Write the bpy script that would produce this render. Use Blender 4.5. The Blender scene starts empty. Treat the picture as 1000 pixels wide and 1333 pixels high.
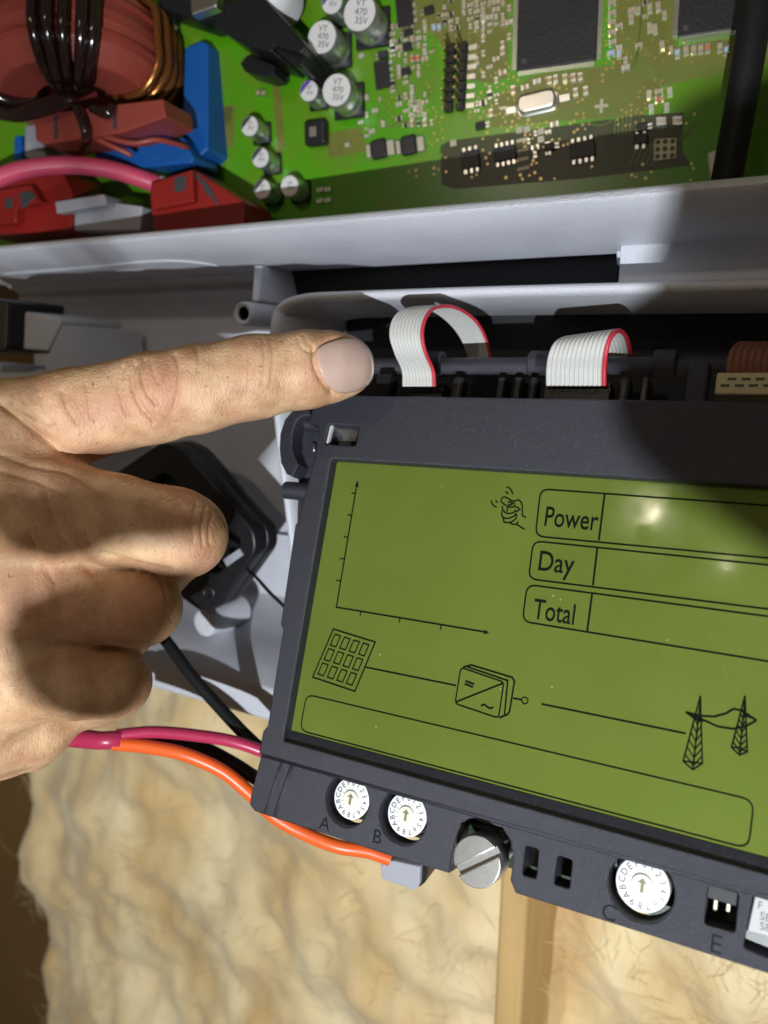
import bpy, bmesh, math, random
import numpy as np
from mathutils import Vector, Matrix, noise
random.seed(7); np.random.seed(7)
scene = bpy.context.scene
COL = scene.collection

# ------------------------------------------------------------------ camera, world, light
F = 1000.0                                   # focal length in pixels of the 1000 x 1333 photograph
def unit(v):
    v = np.array(v, float); return v / np.linalg.norm(v)
# axes of the wall-mounted housing seen from the camera (right, down, forward)
HX = unit((1869, 221.5, -1000))
HN = unit((557, -186, 1000)); HN = unit(HN - HX * HN.dot(HX))
HU = np.cross(HX, HN)
RW = np.array([HX, HN, HU])                  # camera (right, down, forward) -> world
CAM = np.array((0.0, -0.22, 1.45))
def W(p): return CAM + RW @ np.array(p, float)
def ray(u, v): return np.array(((u - 500) / F, (v - 666.5) / F, 1.0))
def P(u, v, d): return ray(u, v) * d          # camera space
def PW(u, v, d): return W(P(u, v, d))         # world

cd = bpy.data.cameras.new('camera'); cam = bpy.data.objects.new('camera', cd); COL.objects.link(cam)
m3 = Matrix([list(RW @ np.array((1, 0, 0))), list(RW @ np.array((0, -1, 0))), list(RW @ np.array((0, 0, -1)))]).transposed()
cam.matrix_world = Matrix.Translation(Vector(CAM)) @ m3.to_4x4()
cd.sensor_fit = 'HORIZONTAL'; cd.sensor_width = 36; cd.lens = 36.0
cd.clip_start = 0.004; cd.clip_end = 50
cd.dof.use_dof = True; cd.dof.focus_distance = 0.190; cd.dof.aperture_fstop = 16
scene.camera = cam

world = bpy.data.worlds.new('World'); scene.world = world; world.use_nodes = True
bg = world.node_tree.nodes['Background']
bg.inputs[0].default_value = (1.0, 0.80, 0.58, 1); bg.inputs[1].default_value = 0.075

def lamp(name, pos, energy, radius, col):
    l = bpy.data.lights.new(name, 'POINT'); l.energy = energy; l.shadow_soft_size = radius; l.color = col
    o = bpy.data.objects.new(name, l); COL.objects.link(o); o.location = W(pos); return o
KEY = (-0.050, 0.150, -0.15)
lamp('work_light', KEY, 8.2, 0.0010, (0.90, 0.95, 1.0))
lamp('headlamp', (-0.212, -0.176, -0.20), 0.85, 0.009, (1.0, 0.85, 0.66))
lamp('headlamp', (-0.143, -0.122, -0.20), 0.10, 0.003, (1.0, 0.9, 0.75))
vs = scene.view_settings
vs.view_transform = 'Standard'; vs.look = 'None'; vs.gamma = 1; vs.exposure = 0; vs.use_curve_mapping = False
scene.render.resolution_x = 768; scene.render.resolution_y = 1024

# ------------------------------------------------------------------ materials
def nd(nt, t, **kw):
    n = nt.nodes.new(t)
    for k, v in kw.items(): setattr(n, k, v)
    return n
def mat(name, col, rough=0.5, metal=0.0, bump=0.0, bscale=400, var=0.0, vscale=60, coat=0.0, sss=0.0, spec=0.5, stretch=None, rvar=0.0):
    m = bpy.data.materials.new(name); m.use_nodes = True; nt = m.node_tree
    b = nt.nodes['Principled BSDF']
    b.inputs['Base Color'].default_value = (*col, 1); b.inputs['Roughness'].default_value = rough
    b.inputs['Metallic'].default_value = metal; b.inputs['Coat Weight'].default_value = coat
    b.inputs['Coat Roughness'].default_value = 0.12; b.inputs['Specular IOR Level'].default_value = spec
    if sss:
        b.inputs['Subsurface Weight'].default_value = sss
        b.inputs['Subsurface Radius'].default_value = (1, .35, .18); b.inputs['Subsurface Scale'].default_value = .003
    tc = nd(nt, 'ShaderNodeTexCoord'); vec = tc.outputs['Object']
    if stretch:
        mp = nd(nt, 'ShaderNodeMapping'); mp.inputs['Scale'].default_value = stretch
        nt.links.new(vec, mp.inputs[0]); vec = mp.outputs[0]
    if var or rvar:
        n = nd(nt, 'ShaderNodeTexNoise'); n.inputs['Scale'].default_value = vscale; n.inputs['Detail'].default_value = 6
        nt.links.new(vec, n.inputs[0])
        if var:
            r = nd(nt, 'ShaderNodeMix', data_type='RGBA')
            r.inputs['A'].default_value = (*[c * (1 - var) for c in col], 1); r.inputs['B'].default_value = (*[min(1, c * (1 + var)) for c in col], 1)
            nt.links.new(n.outputs[0], r.inputs['Factor']); nt.links.new(r.outputs['Result'], b.inputs['Base Color'])
        if rvar:
            q = nd(nt, 'ShaderNodeMapRange'); q.inputs['From Min'].default_value = .3; q.inputs['From Max'].default_value = .7
            q.inputs['To Min'].default_value = max(.03, rough - rvar); q.inputs['To Max'].default_value = min(1, rough + rvar)
            nt.links.new(n.outputs[0], q.inputs[0]); nt.links.new(q.outputs[0], b.inputs['Roughness'])
    if bump:
        n = nd(nt, 'ShaderNodeTexNoise'); n.inputs['Scale'].default_value = bscale; n.inputs['Detail'].default_value = 3
        bp = nd(nt, 'ShaderNodeBump'); bp.inputs['Strength'].default_value = bump; bp.inputs['Distance'].default_value = .0004
        nt.links.new(vec, n.inputs[0]); nt.links.new(n.outputs[0], bp.inputs['Height']); nt.links.new(bp.outputs[0], b.inputs['Normal'])
    return m

M = {}
M['alu'] = mat('painted_cast_aluminium', (.60, .615, .67), .40, .0, .7, 2000, .12, 55, rvar=.1)
M['bezel'] = mat('dark_grey_plastic', (.022, .022, .033), .42, 0, .55, 6500, .22, 900, spec=.6, rvar=.10)
M['black'] = mat('black_plastic', (.012, .012, .014), .38, 0, .2, 1500)
M['blacksoft'] = mat('black_rubber', (.009, .009, .010), .6, 0, .3, 900, .2, 80, spec=.25)
M['void'] = mat('dark_interior', (.005, .0055, .008), .6)  # near-black: stands for shade in the bay and slot, and for black parts
M['print'] = mat('lcd_ink', (.004, .007, .003), .8, spec=.1)
M['white'] = mat('white_dial_plastic', (.78, .79, .78), .4)
M['cream'] = mat('cream_plastic', (.72, .72, .60), .45)
M['arrow'] = mat('arrow_recess', (.20, .18, .11), .6)
M['ink'] = mat('dial_ink', (.02, .02, .025), .5)
M['engrave'] = mat('engraved_groove', (.005, .005, .008), .7, spec=.2)
M['steel'] = mat('brushed_steel', (.66, .65, .62), .34, 1.0, .06, 2600, .12, 500)
M['tin'] = mat('solder_tin', (.72, .72, .70), .32, 1.0)
M['gold'] = mat('gold_pin', (.62, .47, .20), .35, 1.0)
M['ribbon'] = mat('ribbon_pvc', (.52, .52, .49), .5, 0, .1, 800, .08, 100)
M['red'] = mat('ribbon_red_edge', (.55, .03, .05), .5)
M['brownrib'] = mat('brown_ribbon_pvc', (.20, .075, .035), .5)
M['beige'] = mat('beige_connector', (.55, .46, .26), .55)
M['pcb_chip'] = mat('chip_epoxy', (.014, .014, .016), .45, 0, .3, 900, .3, 120)
M['can'] = mat('capacitor_aluminium', (.66, .66, .67), .33, .9, .1, 800)
M['cantop'] = mat('capacitor_top', (.78, .78, .78), .45, .2)
M['mark'] = mat('capacitor_mark', (.05, .05, .055), .5)
M['purple'] = mat('purple_mark', (.13, .07, .32), .5)
M['mlcc'] = mat('ceramic_tan', (.42, .33, .19), .5)
M['resblk'] = mat('resistor_black', (.02, .02, .022), .4)
M['resorange'] = mat('diode_orange', (.55, .16, .08), .4)
M['resblue'] = mat('resistor_pale_blue', (.35, .50, .60), .4)
M['pad'] = mat('bare_pad', (.52, .48, .37), .5, .4)
M['greylabel'] = mat('grey_label', (.36, .36, .36), .5, 0, 0, 1, .15, 300)
M['nailedge'] = mat('nail_edge', (.66, .55, .44), .4, sss=.1)
M['trace'] = mat('mask_over_copper', (.135, .20, .032), .35, 0, 0, 1, .15, 90)
M['pour'] = mat('mask_over_pour', (.155, .165, .030), .35, 0, 0, 1, .25, 120)
M['coat'] = mat('coated_shaded_area', (.045, .052, .018), .42, 0, .15, 200, .3, 120)
M['maroon'] = mat('maroon_plastic', (.27, .050, .036), .45, 0, .25, 900, .15, 60)
M['enamel'] = mat('dark_enamel_wire', (.014, .006, .006), .12, 0, 0, 1, coat=.6)
M['copper'] = mat('enamelled_copper', (.34, .13, .035), .22, .75)
M['blue'] = mat('blue_plastic', (.007, .095, .36), .42, 0, .1, 600)
M['redconn'] = mat('red_connector_plastic', (.25, .014, .011), .4, 0, .15, 600)
M['pinkwire'] = mat('pink_wire_pvc', (.55, .065, .13), .35, 0, .1, 600)
M['crimson'] = mat('crimson_wire_pvc', (.42, .03, .085), .3)
M['orange'] = mat('orange_wire_pvc', (.80, .12, .02), .35, 0, .08, 500)
M['greytab'] = mat('grey_plastic', (.36, .37, .41), .5, 0, .2, 800)
M['sleeve'] = mat('white_sleeve', (.65, .66, .66), .5)
M['nail'] = mat('fingernail', (.56, .37, .31), .36, 0, .12, 500, .10, 160, coat=.2, sss=.25, stretch=(1, 1, 1))
M['hair'] = mat('blond_hair', (.85, .66, .38), .35)
M['wood'] = mat('pine_wood', (.62, .41, .17), .5, 0, .3, 90, .35, 14, stretch=(9, 9, 1))
M['fibre'] = mat('glass_fibre', (.92, .77, .46), .7)
M['shaded_board'] = mat('shaded_green_mask', (.006, .022, .006), .4)  # board green darkened: shade inside the openings put into the colour
M['clipmetal'] = mat('clip_metal', (.80, .80, .77), .45, .3)
M['wall'] = mat('brown_panel', (.20, .115, .035), .6, 0, .2, 60, .3, 12)

def add_specks(m, scale, thr, col, amt=.6, gate=.58):
    nt = m.node_tree; b = nt.nodes['Principled BSDF']; tc = nd(nt, 'ShaderNodeTexCoord')
    v = nd(nt, 'ShaderNodeTexVoronoi'); v.inputs['Scale'].default_value = scale; n = nd(nt, 'ShaderNodeTexNoise'); n.inputs['Scale'].default_value = scale * .3
    for q in (v, n): nt.links.new(tc.outputs['Object'], q.inputs[0])
    t = nd(nt, 'ShaderNodeMath', operation='LESS_THAN'); t.inputs[1].default_value = thr; nt.links.new(v.outputs['Distance'], t.inputs[0])
    g = nd(nt, 'ShaderNodeMath', operation='GREATER_THAN'); g.inputs[1].default_value = gate; nt.links.new(n.outputs[0], g.inputs[0])
    u = nd(nt, 'ShaderNodeMath', operation='MULTIPLY'); nt.links.new(t.outputs[0], u.inputs[0]); nt.links.new(g.outputs[0], u.inputs[1])
    k = nd(nt, 'ShaderNodeMath', operation='MULTIPLY'); k.inputs[1].default_value = amt; nt.links.new(u.outputs[0], k.inputs[0])
    c = nd(nt, 'ShaderNodeMix', data_type='RGBA'); c.inputs['B'].default_value = (*col, 1); nt.links.new(k.outputs[0], c.inputs['Factor'])
    l = b.inputs['Base Color'].links
    if l: nt.links.new(l[0].from_socket, c.inputs['A'])
    else: c.inputs['A'].default_value = b.inputs['Base Color'].default_value
    nt.links.new(c.outputs['Result'], b.inputs['Base Color'])
add_specks(M['bezel'], 1900, .20, (.17, .17, .21), .45, .52)
add_specks(M['alu'], 900, .14, (.85, .87, .92), .5, .55)
add_specks(M['black'], 700, .10, (.16, .16, .17), .5, .58)
def mat_pcb():
    m = bpy.data.materials.new('green_solder_mask'); m.use_nodes = True; nt = m.node_tree; b = nt.nodes['Principled BSDF']
    tc = nd(nt, 'ShaderNodeTexCoord')
    n = nd(nt, 'ShaderNodeTexNoise'); n.inputs['Scale'].default_value = 45; n.inputs['Detail'].default_value = 2
    r = nd(nt, 'ShaderNodeValToRGB'); e = r.color_ramp.elements
    e[0].position = .44; e[0].color = (.075, .30, .004, 1); e[1].position = .56; e[1].color = (.11, .26, .010, 1)
    nt.links.new(tc.outputs['Object'], n.inputs[0]); nt.links.new(n.outputs[0], r.inputs[0]); nt.links.new(r.outputs[0], b.inputs['Base Color'])
    b.inputs['Roughness'].default_value = .3
    return m
M['pcb'] = mat_pcb()

def mat_lcd():
    m = bpy.data.materials.new('green_lcd_glass'); m.use_nodes = True; nt = m.node_tree; b = nt.nodes['Principled BSDF']
    tc = nd(nt, 'ShaderNodeTexCoord')
    n1 = nd(nt, 'ShaderNodeTexNoise'); n1.inputs['Scale'].default_value = 26; n1.inputs['Detail'].default_value = 3
    n2 = nd(nt, 'ShaderNodeTexVoronoi'); n2.inputs['Scale'].default_value = 330
    n3 = nd(nt, 'ShaderNodeTexNoise'); n3.inputs['Scale'].default_value = 130; n3.inputs['Detail'].default_value = 4
    for n in (n1, n2, n3): nt.links.new(tc.outputs['Object'], n.inputs[0])
    a = nd(nt, 'ShaderNodeMix', data_type='RGBA'); a.inputs['A'].default_value = (.086, .122, .018, 1); a.inputs['B'].default_value = (.136, .176, .033, 1)
    nt.links.new(n1.outputs[0], a.inputs['Factor'])
    # specks of dust on the glass
    t = nd(nt, 'ShaderNodeMath', operation='LESS_THAN'); t.inputs[1].default_value = .075; nt.links.new(n2.outputs['Distance'], t.inputs[0])
    g = nd(nt, 'ShaderNodeMath', operation='GREATER_THAN'); g.inputs[1].default_value = .60; nt.links.new(n3.outputs[0], g.inputs[0])
    u = nd(nt, 'ShaderNodeMath', operation='MULTIPLY'); nt.links.new(t.outputs[0], u.inputs[0]); nt.links.new(g.outputs[0], u.inputs[1])
    k = nd(nt, 'ShaderNodeMath', operation='MULTIPLY'); k.inputs[1].default_value = .55; nt.links.new(u.outputs[0], k.inputs[0])
    c = nd(nt, 'ShaderNodeMix', data_type='RGBA'); nt.links.new(k.outputs[0], c.inputs['Factor']); nt.links.new(a.outputs['Result'], c.inputs['A'])
    c.inputs['B'].default_value = (.45, .47, .26, 1); nt.links.new(c.outputs['Result'], b.inputs['Base Color'])
    q = nd(nt, 'ShaderNodeMapRange'); q.inputs['From Min'].default_value = .35; q.inputs['From Max'].default_value = .65
    q.inputs['To Min'].default_value = .05; q.inputs['To Max'].default_value = .16
    nt.links.new(n3.outputs[0], q.inputs[0]); nt.links.new(q.outputs[0], b.inputs['Roughness']); b.inputs['Specular IOR Level'].default_value = .07
    return m
M['lcd'] = mat_lcd()

def mat_skin():
    m = bpy.data.materials.new('skin'); m.use_nodes = True; nt = m.node_tree; b = nt.nodes['Principled BSDF']
    tc = nd(nt, 'ShaderNodeTexCoord'); at = nd(nt, 'ShaderNodeAttribute', attribute_name='flush')
    def tex(scale, detail, mapping=None, kind='ShaderNodeTexNoise', **kw):
        n = nd(nt, kind, **kw); n.inputs['Scale'].default_value = scale
        if 'Detail' in n.inputs: n.inputs['Detail'].default_value = detail
        if mapping:
            mp = nd(nt, 'ShaderNodeMapping'); mp.inputs['Scale'].default_value = mapping[0]; mp.inputs['Rotation'].default_value = mapping[1]
            nt.links.new(tc.outputs['Object'], mp.inputs[0]); nt.links.new(mp.outputs[0], n.inputs[0])
        else: nt.links.new(tc.outputs['Object'], n.inputs[0])
        return n
    def mix(fac, a, bb, lo=0., hi=1.):
        c = nd(nt, 'ShaderNodeMix', data_type='RGBA'); r = nd(nt, 'ShaderNodeMapRange'); r.inputs['From Min'].default_value = lo; r.inputs['From Max'].default_value = hi
        nt.links.new(fac, r.inputs[0]); nt.links.new(r.outputs[0], c.inputs['Factor'])
        for k, v in (('A', a), ('B', bb)):
            if isinstance(v, tuple): c.inputs[k].default_value = (*v, 1)
            else: nt.links.new(v, c.inputs[k])
        return c.outputs['Result']
    c = mix(tex(150, 6).outputs[0], (.46, .255, .132), (.69, .455, .268), .34, .66)
    blot = tex(48, 4); c2 = mix(blot.outputs[0], c, (.52, .25, .16), .50, .85)
    c3 = mix(at.outputs['Fac'], c2, (.50, .22, .14))
    fr = tex(800, 2); c4 = mix(fr.outputs[0], c3, (.30, .15, .08), .64, .80)
    nt.links.new(c4, b.inputs['Base Color'])
    b.inputs['Roughness'].default_value = .52; b.inputs['Specular IOR Level'].default_value = .38
    b.inputs['Subsurface Weight'].default_value = .15; b.inputs['Subsurface Radius'].default_value = (1, .35, .2); b.inputs['Subsurface Scale'].default_value = .0016
    v = tex(760, 0, ((1.5, 1.5, .8), (0, .5, .15)), 'ShaderNodeTexVoronoi', feature='DISTANCE_TO_EDGE')
    v2 = tex(300, 0, ((2.2, 2.2, .6), (0, .15, .1)), 'ShaderNodeTexVoronoi', feature='DISTANCE_TO_EDGE')
    n3 = tex(260, 5, ((2.6, 1.5, .55), (0, .12, 0)))
    def ma(x, k, y):
        q = nd(nt, 'ShaderNodeMath', operation='MULTIPLY_ADD'); q.inputs[1].default_value = k; nt.links.new(x, q.inputs[0])
        if y is None: q.inputs[2].default_value = 0
        else: nt.links.new(y, q.inputs[2])
        return q.outputs[0]
    def cap(x, m_):
        q = nd(nt, 'ShaderNodeMath', operation='MINIMUM'); q.inputs[1].default_value = m_; nt.links.new(x, q.inputs[0]); return q.outputs[0]
    h = ma(cap(v.outputs['Distance'], .2), 1.6, None); h = ma(cap(v2.outputs['Distance'], .14), 2.2, h); h = ma(n3.outputs[0], 1.0, h)
    bp = nd(nt, 'ShaderNodeBump'); bp.inputs['Strength'].default_value = .5; bp.inputs['Distance'].default_value = .00032
    nt.links.new(h, bp.inputs['Height']); nt.links.new(bp.outputs[0], b.inputs['Normal'])
    return m
M['skin'] = mat_skin()

def mat_wool():
    m = bpy.data.materials.new('fibreglass_wool'); m.use_nodes = True; nt = m.node_tree; b = nt.nodes['Principled BSDF']
    tc = nd(nt, 'ShaderNodeTexCoord')
    n1 = nd(nt, 'ShaderNodeTexNoise'); n1.inputs['Scale'].default_value = 17; n1.inputs['Detail'].default_value = 5; n1.inputs['Distortion'].default_value = .3; n1.inputs['Roughness'].default_value = .45
    mp = nd(nt, 'ShaderNodeMapping'); mp.inputs['Scale'].default_value = (1.6, 1, .7); mp.inputs['Rotation'].default_value = (0, .6, 0)
    nt.links.new(tc.outputs['Object'], mp.inputs[0]); nt.links.new(mp.outputs[0], n1.inputs[0])
    r = nd(nt, 'ShaderNodeValToRGB'); e = r.color_ramp.elements
    e[0].position = .28; e[0].color = (.68, .46, .19, 1); e[1].position = .66; e[1].color = (.94, .80, .49, 1)
    nt.links.new(n1.outputs[0], r.inputs[0]); nt.links.new(r.outputs[0], b.inputs['Base Color'])
    b.inputs['Roughness'].default_value = .8; b.inputs['Sheen Weight'].default_value = .3
    n2 = nd(nt, 'ShaderNodeTexNoise'); n2.inputs['Scale'].default_value = 60; n2.inputs['Detail'].default_value = 8; n2.inputs['Distortion'].default_value = 1.2
    nt.links.new(mp.outputs[0], n2.inputs[0])
    bp = nd(nt, 'ShaderNodeBump'); bp.inputs['Strength'].default_value = .2; bp.inputs['Distance'].default_value = .0015
    nt.links.new(n2.outputs[0], bp.inputs['Height']); nt.links.new(bp.outputs[0], b.inputs['Normal'])
    return m
M['wool'] = mat_wool()

# ------------------------------------------------------------------ mesh helpers
class MB:
    def __init__(s): s.v = []; s.f = []; s.mi = []
    def add(s, vs, fs, mi=0):
        k = len(s.v); s.v += [tuple(map(float, p)) for p in vs]; s.f += [tuple(i + k for i in f) for f in fs]; s.mi += [mi] * len(fs); return s
    def box(s, c, sx, sy, sz, ax=None, mi=0):
        c = np.array(c, float); ax = np.eye(3) if ax is None else ax
        vs = [c + ax[0] * sx * i / 2 + ax[1] * sy * j / 2 + ax[2] * sz * k / 2 for i in (-1, 1) for j in (-1, 1) for k in (-1, 1)]
        return s.add(vs, [(0, 1, 3, 2), (4, 6, 7, 5), (0, 4, 5, 1), (2, 3, 7, 6), (0, 2, 6, 4), (1, 5, 7, 3)], mi)
    def prism(s, poly, d, mi=0):
        """poly: list of 3D points; extruded by vector d"""
        n = len(poly); poly = [np.array(p, float) for p in poly]; d = np.array(d, float)
        vs = poly + [p + d for p in poly]
        fs = [tuple(range(n)), tuple(range(2 * n - 1, n - 1, -1))] + [(i, n + i, n + (i + 1) % n, (i + 1) % n) for i in range(n)]
        return s.add(vs, fs, mi)
    def tube(s, pts, r, n=10, cap=True, mi=0):
        pts = [np.array(p, float) for p in pts]; rs = r if hasattr(r, '__len__') else [r] * len(pts)
        vs = []; fs = []; up = None
        for i, p in enumerate(pts):
            t = unit(pts[min(i + 1, len(pts) - 1)] - pts[max(i - 1, 0)])
            if up is None:
                up = np.cross(t, (0, 0, 1.)); up = np.cross(t, (0, 1., 0)) if np.linalg.norm(up) < .1 else up
            up = unit(up - t * up.dot(t)); b = np.cross(t, up)
            vs += [p + rs[i] * (math.cos(a) * up + math.sin(a) * b) for a in [2 * math.pi * k / n for k in range(n)]]
        for i in range(len(pts) - 1):
            fs += [(i * n + k, i * n + (k + 1) % n, (i + 1) * n + (k + 1) % n, (i + 1) * n + k) for k in range(n)]
        if cap: fs += [tuple(range(n - 1, -1, -1)), tuple(range((len(pts) - 1) * n, len(pts) * n))]
        return s.add(vs, fs, mi)
    def lathe(s, o, ax, prof, n=28, a0=0, a1=2 * math.pi, mi=0):
        """prof: list of (radius, height) along axis ax from point o"""
        ax = unit(ax); e1 = np.cross(ax, (0.3, .1, 1.)); e1 = unit(e1); e2 = np.cross(ax, e1); o = np.array(o, float)
        vs = []; fs = []; m = len(prof)
        for k in range(n):
            a = 2 * math.pi * k / n; d = math.cos(a) * e1 + math.sin(a) * e2
            vs += [o + d * r + ax * h for r, h in prof]
        for k in range(n):
            q = (k + 1) % n
            fs += [(k * m + i, q * m + i, q * m + i + 1, k * m + i + 1) for i in range(m - 1)]
        return s.add(vs, fs, mi)
    def cyl(s, a, b, r, n=24, mi=0):
        a = np.array(a, float); b = np.array(b, float); h = np.linalg.norm(b - a); e = min(r, h) * .12
        return s.lathe(a, b - a, [(0, 0), (r - e, 0), (r, e), (r, h - e), (r - e, h), (0, h)], n, mi=mi)
    def strip(s, pts, w, nrm, closed=False, mi=0):
        """flat line of width w in the plane with normal nrm"""
        pts = [np.array(p, float) for p in pts]; n = len(pts); nrm = np.array(nrm, float); L = []; R = []
        for i, p in enumerate(pts):
            a = pts[(i - 1) % n] if (closed or i > 0) else p; b = pts[(i + 1) % n] if (closed or i < n - 1) else p
            t1 = unit(p - a) if np.linalg.norm(p - a) > 1e-9 else None; t2 = unit(b - p) if np.linalg.norm(b - p) > 1e-9 else None
            if t1 is None: t1 = t2
            if t2 is None: t2 = t1
            t = t1 + t2; t = unit(t) if np.linalg.norm(t) > 1e-6 else t1
            sd = np.cross(nrm, t); c = max(.4, np.cross(nrm, t1).dot(sd))
            L.append(p + sd * w / 2 / c); R.append(p - sd * w / 2 / c)
        vs = L + R; m = n if closed else n - 1
        return s.add(vs, [(i, n + i, n + (i + 1) % n, (i + 1) % n) for i in range(m)], mi)
    def mesh(s, name, mats, smooth=False):
        me = bpy.data.meshes.new(name); me.from_pydata(s.v, [], s.f); mats = mats if isinstance(mats, (list, tuple)) else [mats]
        for k in mats: me.materials.append(M[k] if isinstance(k, str) else k)
        if len(mats) > 1: me.polygons.foreach_set('material_index', s.mi)
        bm = bmesh.new(); bm.from_mesh(me); bmesh.ops.recalc_face_normals(bm, faces=bm.faces); bm.to_mesh(me); bm.free()
        if smooth: me.shade_smooth()
        me.update(); return me
    def build(s, name, mats, parent=None, smooth=False, bevel=0, seg=2):
        return link(name, s.mesh(name, mats, smooth), parent, bevel, seg)
def link(name, me, parent=None, bevel=0, seg=2):
    o = bpy.data.objects.new(name, me); COL.objects.link(o)
    if parent is not None: o.parent = parent
    if bevel:
        b = o.modifiers.new('bevel', 'BEVEL'); b.width = bevel; b.segments = seg; b.limit_method = 'ANGLE'; b.angle_limit = math.radians(35); b.harden_normals = True
        me.shade_smooth()
    return o
def smooth_angle(o, deg=35):
    me = o.data; me.shade_smooth()
    try: me.set_sharp_from_angle(angle=math.radians(deg))
    except Exception: pass
    return o
def tag(o, label, cat, group=None):
    o['label'] = label; o['category'] = cat
    if group: o['group'] = group
    return o
def empty(name, mw, label, cat, group=None):
    o = bpy.data.objects.new(name, None); o.empty_display_size = .01; COL.objects.link(o); o.matrix_world = mw
    return tag(o, label, cat, group)
def spline(pts, n=8):
    pts = [np.array(p, float) for p in pts]; q = [2 * pts[0] - pts[1]] + pts + [2 * pts[-1] - pts[-2]]; out = []
    for i in range(1, len(q) - 2):
        a, b, c, d = q[i - 1], q[i], q[i + 1], q[i + 2]
        for k in range(n):
            t = k / n
            out.append(.5 * (2 * b + (c - a) * t + (2 * a - 5 * b + 4 * c - d) * t * t + (3 * b - a - 3 * c + d) * t ** 3))
    out.append(pts[-1]); return out

class Frame:
    """a flat local frame: pixel rays are met with its plane, so that things are laid out on the real surface"""
    def __init__(s, u, v, d, ex, ey):
        s.o = P(u, v, d); s.ex = unit(ex); s.ez = unit(np.cross(ex, ey)); s.ey = np.cross(s.ez, s.ex)
        if s.ez[2] > 0: s.ez = -s.ez            # z towards the viewer
        s.mw = Matrix.Translation(Vector(W(s.o))) @ Matrix([list(RW @ s.ex), list(RW @ s.ey), list(RW @ s.ez)]).transposed().to_4x4()
    def px(s, u, v, off=0.0):
        r = ray(u, v); p = r * ((s.o.dot(s.ez) + off) / r.dot(s.ez)) - s.o
        return np.array((p.dot(s.ex), p.dot(s.ey), off))
    def pxd(s, u, v, d):                        # pixel at a camera depth, in local coordinates
        p = P(u, v, d) - s.o; return np.array((p.dot(s.ex), p.dot(s.ey), p.dot(s.ez)))

def plate(name, outer, holes, z0, z1, m, parent, bevel=0.0004, res=2):
    """flat plate with real holes and rounded edges; outlines in local xy"""
    cu = bpy.data.curves.new(name, 'CURVE'); cu.dimensions = '2D'; cu.fill_mode = 'BOTH'
    for pts in [outer] + holes:
        sp = cu.splines.new('POLY'); sp.points.add(len(pts) - 1)
        for i, p in enumerate(pts): sp.points[i].co = (p[0], p[1], 0, 1)
        sp.use_cyclic_u = True
    cu.extrude = (z1 - z0) / 2 - bevel; cu.bevel_depth = bevel; cu.bevel_resolution = res; cu.offset = -bevel
    t = bpy.data.objects.new('tmp', cu); COL.objects.link(t)
    dg = bpy.context.evaluated_depsgraph_get(); me = bpy.data.meshes.new_from_object(t.evaluated_get(dg))
    bpy.data.objects.remove(t); bpy.data.curves.remove(cu)
    me.name = name; me.materials.clear(); me.materials.append(M[m]); me.transform(Matrix.Translation((0, 0, (z0 + z1) / 2)))
    o = link(name, me, parent); return smooth_angle(o, 40)
TXT = {}
def text(body, size, align='CENTER', off=0.0):
    k = (body, size, align, off)
    if k not in TXT:
        cu = bpy.data.curves.new('t', 'FONT'); cu.body = body; cu.size = size; cu.align_x = align; cu.align_y = 'CENTER'; cu.resolution_u = 4; cu.offset = off
        t = bpy.data.objects.new('tmp', cu); COL.objects.link(t)
        dg = bpy.context.evaluated_depsgraph_get(); me = bpy.data.meshes.new_from_object(t.evaluated_get(dg))
        TXT[k] = ([tuple(v.co) for v in me.vertices], [tuple(p.vertices) for p in me.polygons])
        bpy.data.objects.remove(t); bpy.data.curves.remove(cu); bpy.data.meshes.remove(me)
    return TXT[k]
def add_text(mb, body, size, o, rot=0.0, z=0.0, align='CENTER', sx=1.0, mi=0, off=0.0):
    v, f = text(body, size, align, off); c, s_ = math.cos(rot), math.sin(rot)
    mb.add([(o[0] + sx * x * c - y * s_, o[1] + sx * x * s_ + y * c, z) for x, y, _ in v], f, mi)
def rounded(pts, r, n=4):
    """polygon (2D) with filleted corners"""
    out = []; pts = [np.array(p[:2], float) for p in pts]; k = len(pts)
    for i in range(k):
        p = pts[i]; a = pts[i - 1] - p; b = pts[(i + 1) % k] - p; q = min(r, .45 * np.linalg.norm(a), .45 * np.linalg.norm(b))
        A = p + unit(a) * q; B = p + unit(b) * q
        for j in range(n + 1):
            t = j / n; out.append((1 - t) ** 2 * A + 2 * t * (1 - t) * p + t * t * B)
    return out
def circle(c, r, n=40): return [(c[0] + r * math.cos(2 * math.pi * k / n), c[1] + r * math.sin(2 * math.pi * k / n)) for k in range(n)]
I4 = Matrix.Identity(4)
NW = np.array((0, 1.0, 0))                     # into the wall, world
exec_order = []

# ------------------------------------------------------------------ background: wall panel, insulation, stud
def wy(u, v, yplane):
    """pixel ray met with the world plane y = yplane"""
    r = RW @ ray(u, v); return CAM + r * ((yplane - CAM[1]) / r[1])
FLOOR_Y = PW(500, 400, .270)[1]                # back of the housing
BACK_Y = PW(300, 1150, .395)[1]                 # face of the insulation
mb = MB(); a = wy(-700, 300, BACK_Y + .06); b = wy(1900, 2300, BACK_Y + .06)
mb.box(((a[0] + b[0]) / 2, BACK_Y + .07, (a[2] + b[2]) / 2), abs(b[0] - a[0]) + .6, .02, abs(a[2] - b[2]) + .5)
o = mb.build('wall', 'wall'); o['kind'] = 'structure'

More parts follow.
